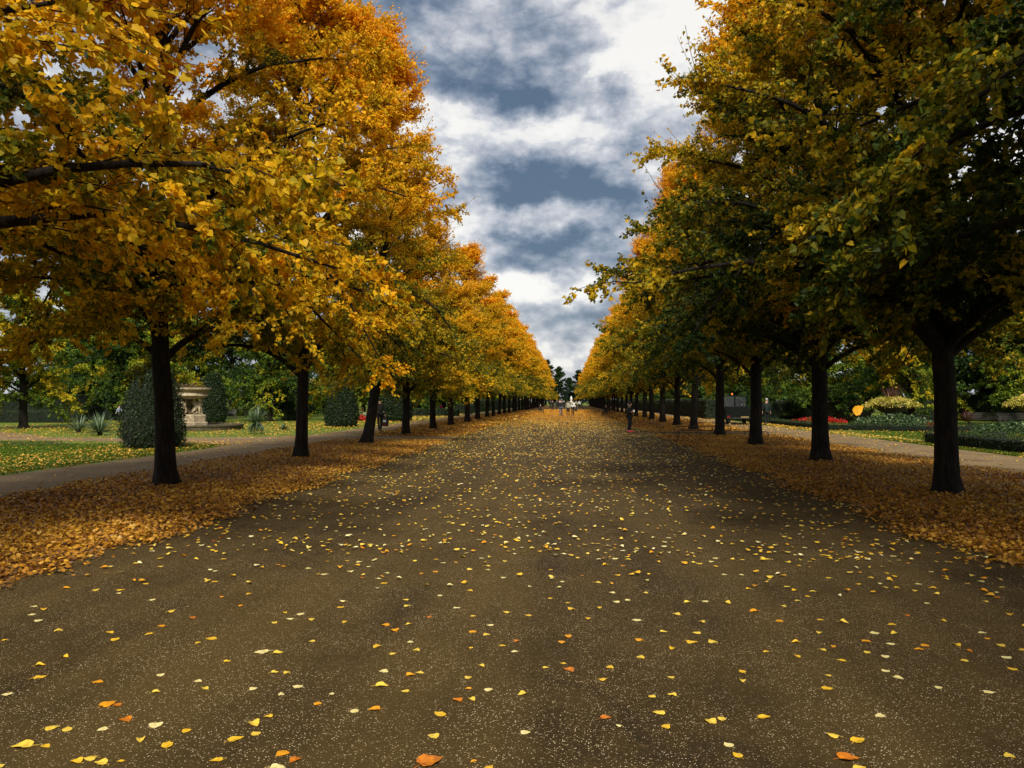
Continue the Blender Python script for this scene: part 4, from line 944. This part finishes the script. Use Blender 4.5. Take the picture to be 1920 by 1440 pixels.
# thinner leaves on grass and side paths
Ps = [scatter(-30, -12.1, 15, 45, 4200), scatter(-16, -12.0, 16, 30, 2600), scatter(-18, -12.1, 44, 100, 3000), scatter(12.9, 14, 16, 60, 2400), scatter(14, 26, 20, 60, 2500), scatter(-12.1, -9.2, 12, 80, 900), scatter(9.5, 12.9, 14, 80, 1300), scatter(-36, -13, 36, 58, 3500)]
P = np.concatenate(Ps); P[:, 2] = .03; ground_leaves('lawn_leaves', P, .065*rs.uniform(.7, 1.2, len(P))*np.clip(P[:, 1]/30, 1, 2), np.clip(rs.normal(.78, .15, len(P)), 0, 1), M_LITTER, 'yellow leaves scattered over the lawns and side paths', detail=False, seed=12)
# grass blades along the nearer lawn
n = 60000; P = np.concatenate([scatter(-26, -12.15, 15, 31, n//2, 0), scatter(12.95, 13.5, 17, 34, n//6, 0), scatter(14.6, 24, 22, 42, n//4, 0)])
m_ = ~((P[:, 0] > -19.5) & (P[:, 0] < -12) & (P[:, 1] > 28)); m_ &= ~((P[:, 0] < -12) & (P[:, 1] > 29.4)); P = P[m_]; n = len(P)
D = unit(np.stack([rs.normal(0, .35, n), rs.normal(0, .35, n), np.ones(n)], -1)); N = unit(rs.normal(0, 1, (n, 3)))
V, L, S, T = leaf_cloud(P, D, N, rs.uniform(.04, .08, n), rs.uniform(.3, .8, n), False, rs)
M_GRASS = leaf_mat('grass_blades', [(0, (.03, .075, .005)), (1, (.12, .19, .012))], .3, .6, .2, True)
tag(link('grass', fast_mesh('grass', V, L, S, {'turn': T}), M_GRASS), 'short green grass on the garden lawns', 'grass', kind='stuff')

# individual leaves on the tarmac close to the camera: (zoom x, zoom y, tone, size factor), tone 0 orange .. 1 pale
Z1 = [(148, 945, .75, 1.5), (285, 943, .45, .8), (318, 843, .6, 1.), (402, 849, .65, .95), (596, 850, .8, .8), (892, 833, .8, 1.2), (1062, 859, .5, .8), (730, 797, .15, 1.1), (630, 710, .35, 1.3), (676, 715, .15, .8), (60, 657, .8, .8), (245, 562, .5, 1.1), (247, 495, .5, .9), (573, 589, .3, .9), (918, 552, .85, .8), (1170, 624, .75, .8), (1132, 583, .9, .7), (1432, 628, .85, .8), (1680, 614, .85, .9), (1592, 656, .95, .7), (1796, 708, .2, .7), (1875, 652, .95, .5), (1443, 822, .7, 1.2), (1342, 903, .5, 1.2), (1448, 875, .6, .8), (962, 935, .5, 1.2), (810, 912, .65, .8), (450, 1030, .5, .9), (528, 1012, .7, .9), (585, 1038, .65, 1.), (697, 1027, .55, .5), (1232, 1021, .45, .9), (1597, 985, .25, 1.), (1668, 1020, .15, .9), (1575, 1063, .85, 1.1), (14, 1058, .7, .9), (1520, 780, .55, .7), (1290, 474, .4, .7), (385, 448, .55, .8), (668, 351, .45, 1.2), (1206, 347, .55, 1.2), (1123, 370, .55, .7), (849, 322, .5, .9), (1480, 422, .85, 1.4), (1574, 426, .6, 1.), (1556, 535, .7, .7), (1620, 535, .7, .7), (895, 643, .6, .7)]
Z2 = [(508, 1028, .12, 1.9), (527, 890, .7, .9), (553, 765, .5, 1.2), (192, 740, .2, 1.), (82, 748, .85, .8), (233, 609, .6, 1.2), (362, 640, .65, .7), (396, 551, .3, .8), (449, 537, .6, .8), (248, 530, .8, .9), (652, 688, .15, .9), (714, 625, .25, .6), (738, 685, .7, .8), (834, 632, .8, .8), (1018, 655, .65, .9), (714, 566, .6, .7), (791, 498, .75, .7), (1283, 521, .1, 1.2), (1243, 484, .4, .6), (1149, 508, .6, .6), (1468, 574, .5, .8), (1508, 507, .5, .9), (1484, 787, .1, .9), (1820, 835, .5, .9), (1776, 760, .65, 1.), (1737, 670, .75, .7), (1851, 662, .6, .8), (1846, 563, .6, .6), (1030, 870, .8, .8), (1680, 450, .6, .9), (909, 386, .45, .7), (733, 397, .5, .6), (428, 411, .7, .8), (202, 391, .45, 1.1), (248, 273, .35, 1.), (380, 267, .6, .7), (497, 228, .15, .9), (740, 309, .3, .9), (1055, 218, .5, .8), (928, 201, .6, .8), (1274, 148, .45, .6), (1855, 403, .4, .8), (297, 432, .75, .7), (972, 420, .85, .7), (830, 1070, .45, .9), (1555, 830, .8, .5), (745, 1026, .2, .5)]
Z3 = [(154, 1171, .7, 1.), (213, 1152, .6, .8), (447, 1143, .5, 1.1), (1089, 1137, .85, .9), (828, 1247, .75, .9), (972, 1272, .55, 1.3), (915, 1373, .05, 1.5), (243, 1298, .8, .8), (292, 1352, .55, .9), (1806, 1356, .7, .8), (980, 1428, .65, 1.), (1706, 1005, .85, 1.), (1830, 875, .4, .9), (1197, 924, .85, .9), (1130, 888, .8, .8), (328, 942, .6, .7), (322, 889, .5, .9), (800, 983, .5, 1.), (1125, 808, .85, .9), (1027, 783, .6, .8), (1310, 766, .3, .9), (1345, 744, .2, .9), (1530, 744, .45, .9), (1595, 775, .15, .8), (158, 725, .6, 1.1), (48, 730, .5, 1.2), (621, 727, .5, .8), (756, 674, .7, .8), (390, 555, .35, 1.1), (1160, 628, .45, 1.), (98, 614, .75, .8), (246, 508, .6, 1.1), (980, 403, .4, .8), (1250, 578, .15, .8), (1700, 706, .35, .7), (1765, 744, .75, 1.), (1890, 769, .5, .8), (1415, 978, .85, .7), (803, 911, .7, .6), (456, 779, .55, .7)]
SPECIAL = {(0, 0): 'large pale yellow leaf near the bottom left corner of the tarmac', (0, 8): 'dull orange upright leaf touching a smaller one on the lower left tarmac', (1, 0): 'big bright orange leaf with a torn edge at the bottom centre', (1, 17): 'bright orange leaf beside a tiny yellow one just right of centre',
           (2, 6): 'ragged dark red brown leaf at the bottom right of centre', (0, 5): 'lemon yellow pointed leaf low on the left, right of two tan ones', (1, 22): 'deep orange leaf alone in the lower right middle', (2, 8): 'round golden leaf near the bottom, right of the big orange one', (2, 5): 'long tan and yellow leaf above the ragged red brown leaf', (1, 13): 'upright green yellow leaf in the middle foreground'}
protos = []
def single_leaf_mesh(seed, tone):
    r2 = np.random.RandomState(seed)
    half = [(0, .10), (.10, .03), (.24, .0), (.38, .06), (.47, .20), (.49, .36), (.44, .52), (.34, .68), (.20, .84), (.08, .96), (0, 1.08)]
    wv = r2.uniform(.72, 1.05); b1, b2, b3 = r2.uniform(-.4, .85), r2.uniform(-.35, .35), r2.uniform(-.3, .3)
    def pt(x, y):
        z = .02+b1*.55*x*x*2+b2*.5*(y-.5)**2+b3*.3*x*(y-.5)+.05*math.sin(9*y+seed)*abs(x)
        return (x*wv*(1+.05*math.sin(y*23+seed)), y-.5+.06*x*r2.normal(), z)
    V = []; fs = []
    for sg in (-1, 1):
        o_ = len(V); m_ = len(half)
        for x, y in half: V.append(pt(0, y))
        for x, y in half: V.append(pt(sg*x*.55, y))
        for x, y in half: V.append(pt(sg*x, y))
        for c_ in range(2):
            for k in range(m_-1):
                q = (o_+c_*m_+k, o_+c_*m_+k+1, o_+(c_+1)*m_+k+1, o_+(c_+1)*m_+k); fs.append(q if sg > 0 else q[::-1])
    zmin = min(v[2] for v in V); V = [(x, y, z-zmin+.015) for x, y, z in V]
    st = MB(); st.add(V, fs); z0_ = V[0][2]; st.tube([(0, -.42, z0_), (.05, -.62, z0_*.5+.03), (.1, -.85, .03)], .016, 4)
    me = st.mesh('fallen_leaf', True)
    a = me.attributes.new('turn', 'FLOAT', 'FACE'); a.data.foreach_set('value', np.clip(tone+r2.normal(0, .03, len(me.polygons)), 0, 1).astype(np.float32)); me.materials.append(M_ROADLEAF); return me
PROT = {(k, j): single_leaf_mesh(k*7+j, (.06, .3, .55, .72, .95)[j]) for k in range(5) for j in range(5)}
TONE = ['deep orange', 'orange', 'golden', 'yellow', 'pale yellow']
taken = []
def one_leaf(p, tone, s, label=None):
    j = min(4, int(tone*5)); o = bpy.data.objects.new('fallen_leaf', PROT[(int(rs.randint(5)), j)]); COL.objects.link(o)
    o.location = (p.x, p.y, .0045); o.scale = (s, s, s*rs.uniform(.6, 1.3)); o.rotation_euler = (0, 0, rs.rand()*6.28); taken.append((p.x, p.y))
    tag(o, label or 'small %s leaf lying on the dark tarmac in the foreground' % TONE[j], 'leaf', 'single leaves on the near tarmac' if label else '%s leaves on the near tarmac' % TONE[j])
for zi, (Z, ox, oy) in enumerate(((Z1, 0, 1080), (Z2, 640, 1080), (Z3, 1280, 960))):
    for li_, (zx, zy, tone, s) in enumerate(Z):
        px, py = ox+zx/3, oy+zy/3; p = G(px, py); one_leaf(p, tone, .060*s, SPECIAL.get((zi, li_)))
cnt = len(taken)
while cnt < 296:
    d = rs.uniform(4.0, 8.4); px = rs.uniform(-30, 1950); p = at(px, d)
    if p.x < LX1+.2 or p.x > RX0-.2: continue
    py = HOR+F*CAMH/d
    if py > 1210 and not (1280 < px and py < 1240): continue
    if min((p.x-a)**2+(p.y-b)**2 for a, b in taken) < .012: continue
    one_leaf(p, float(np.clip(rs.normal(.66, .25), 0, 1)), (.056*rs.uniform(.7, 1.15))); cnt += 1
# the many smaller ones farther on
P = np.concatenate([scatter(LX1-.1, RX0+.1, 6.6, 9, 170), scatter(LX1-.1, RX0+.1, 8.0, 24, 3100), scatter(LX1-.1, RX0+.1, 22, 36, 2700), scatter(LX1-.1, RX0+.1, 36, 70, 8500), scatter(LX1-.1, RX0+.1, 46, 150, 9000), scatter(LX1-.1, RX0+.1, 58, 150, 11000), scatter(LX1-.1, RX0+.1, 72, 150, 17000)])
ex = scatter(LX1-.1, RX0+.1, 7, 36, 5000); de = np.minimum(np.abs(ex[:, 0]-LX1), np.abs(ex[:, 0]-RX0)); ex = ex[rs.rand(len(ex)) < np.exp(-de/.5)*.6]
P = np.concatenate([P, ex]); sz_ = .052*rs.uniform(.55, 1.2, len(P))*np.interp(P[:, 1], [0, 35, 70, 150], [1, 1.1, 1.5, 2.4])
ground_leaves('scattered_leaves', P, sz_, np.clip(rs.normal(.68, .24, len(P))-.38*np.clip((P[:, 1]-38)/40, 0, 1), 0, 1), M_ROADLEAF, 'pale and orange leaves scattered over the avenue farther away', detail=True, tilt=.17, seed=31)
# leaf in mid-air
p = at(1609, 5.4); me = single_leaf_mesh(5, .4); me.name = 'falling_leaf'
o = link('falling_leaf', me, None, None, (p.x, p.y, hz(768, 5.4))); o.scale = (.085, .085, .03); o.rotation_euler = (R(80), R(60), R(5)); tag(o, 'single orange leaf falling in mid air to the left of the flower bowl', 'leaf')
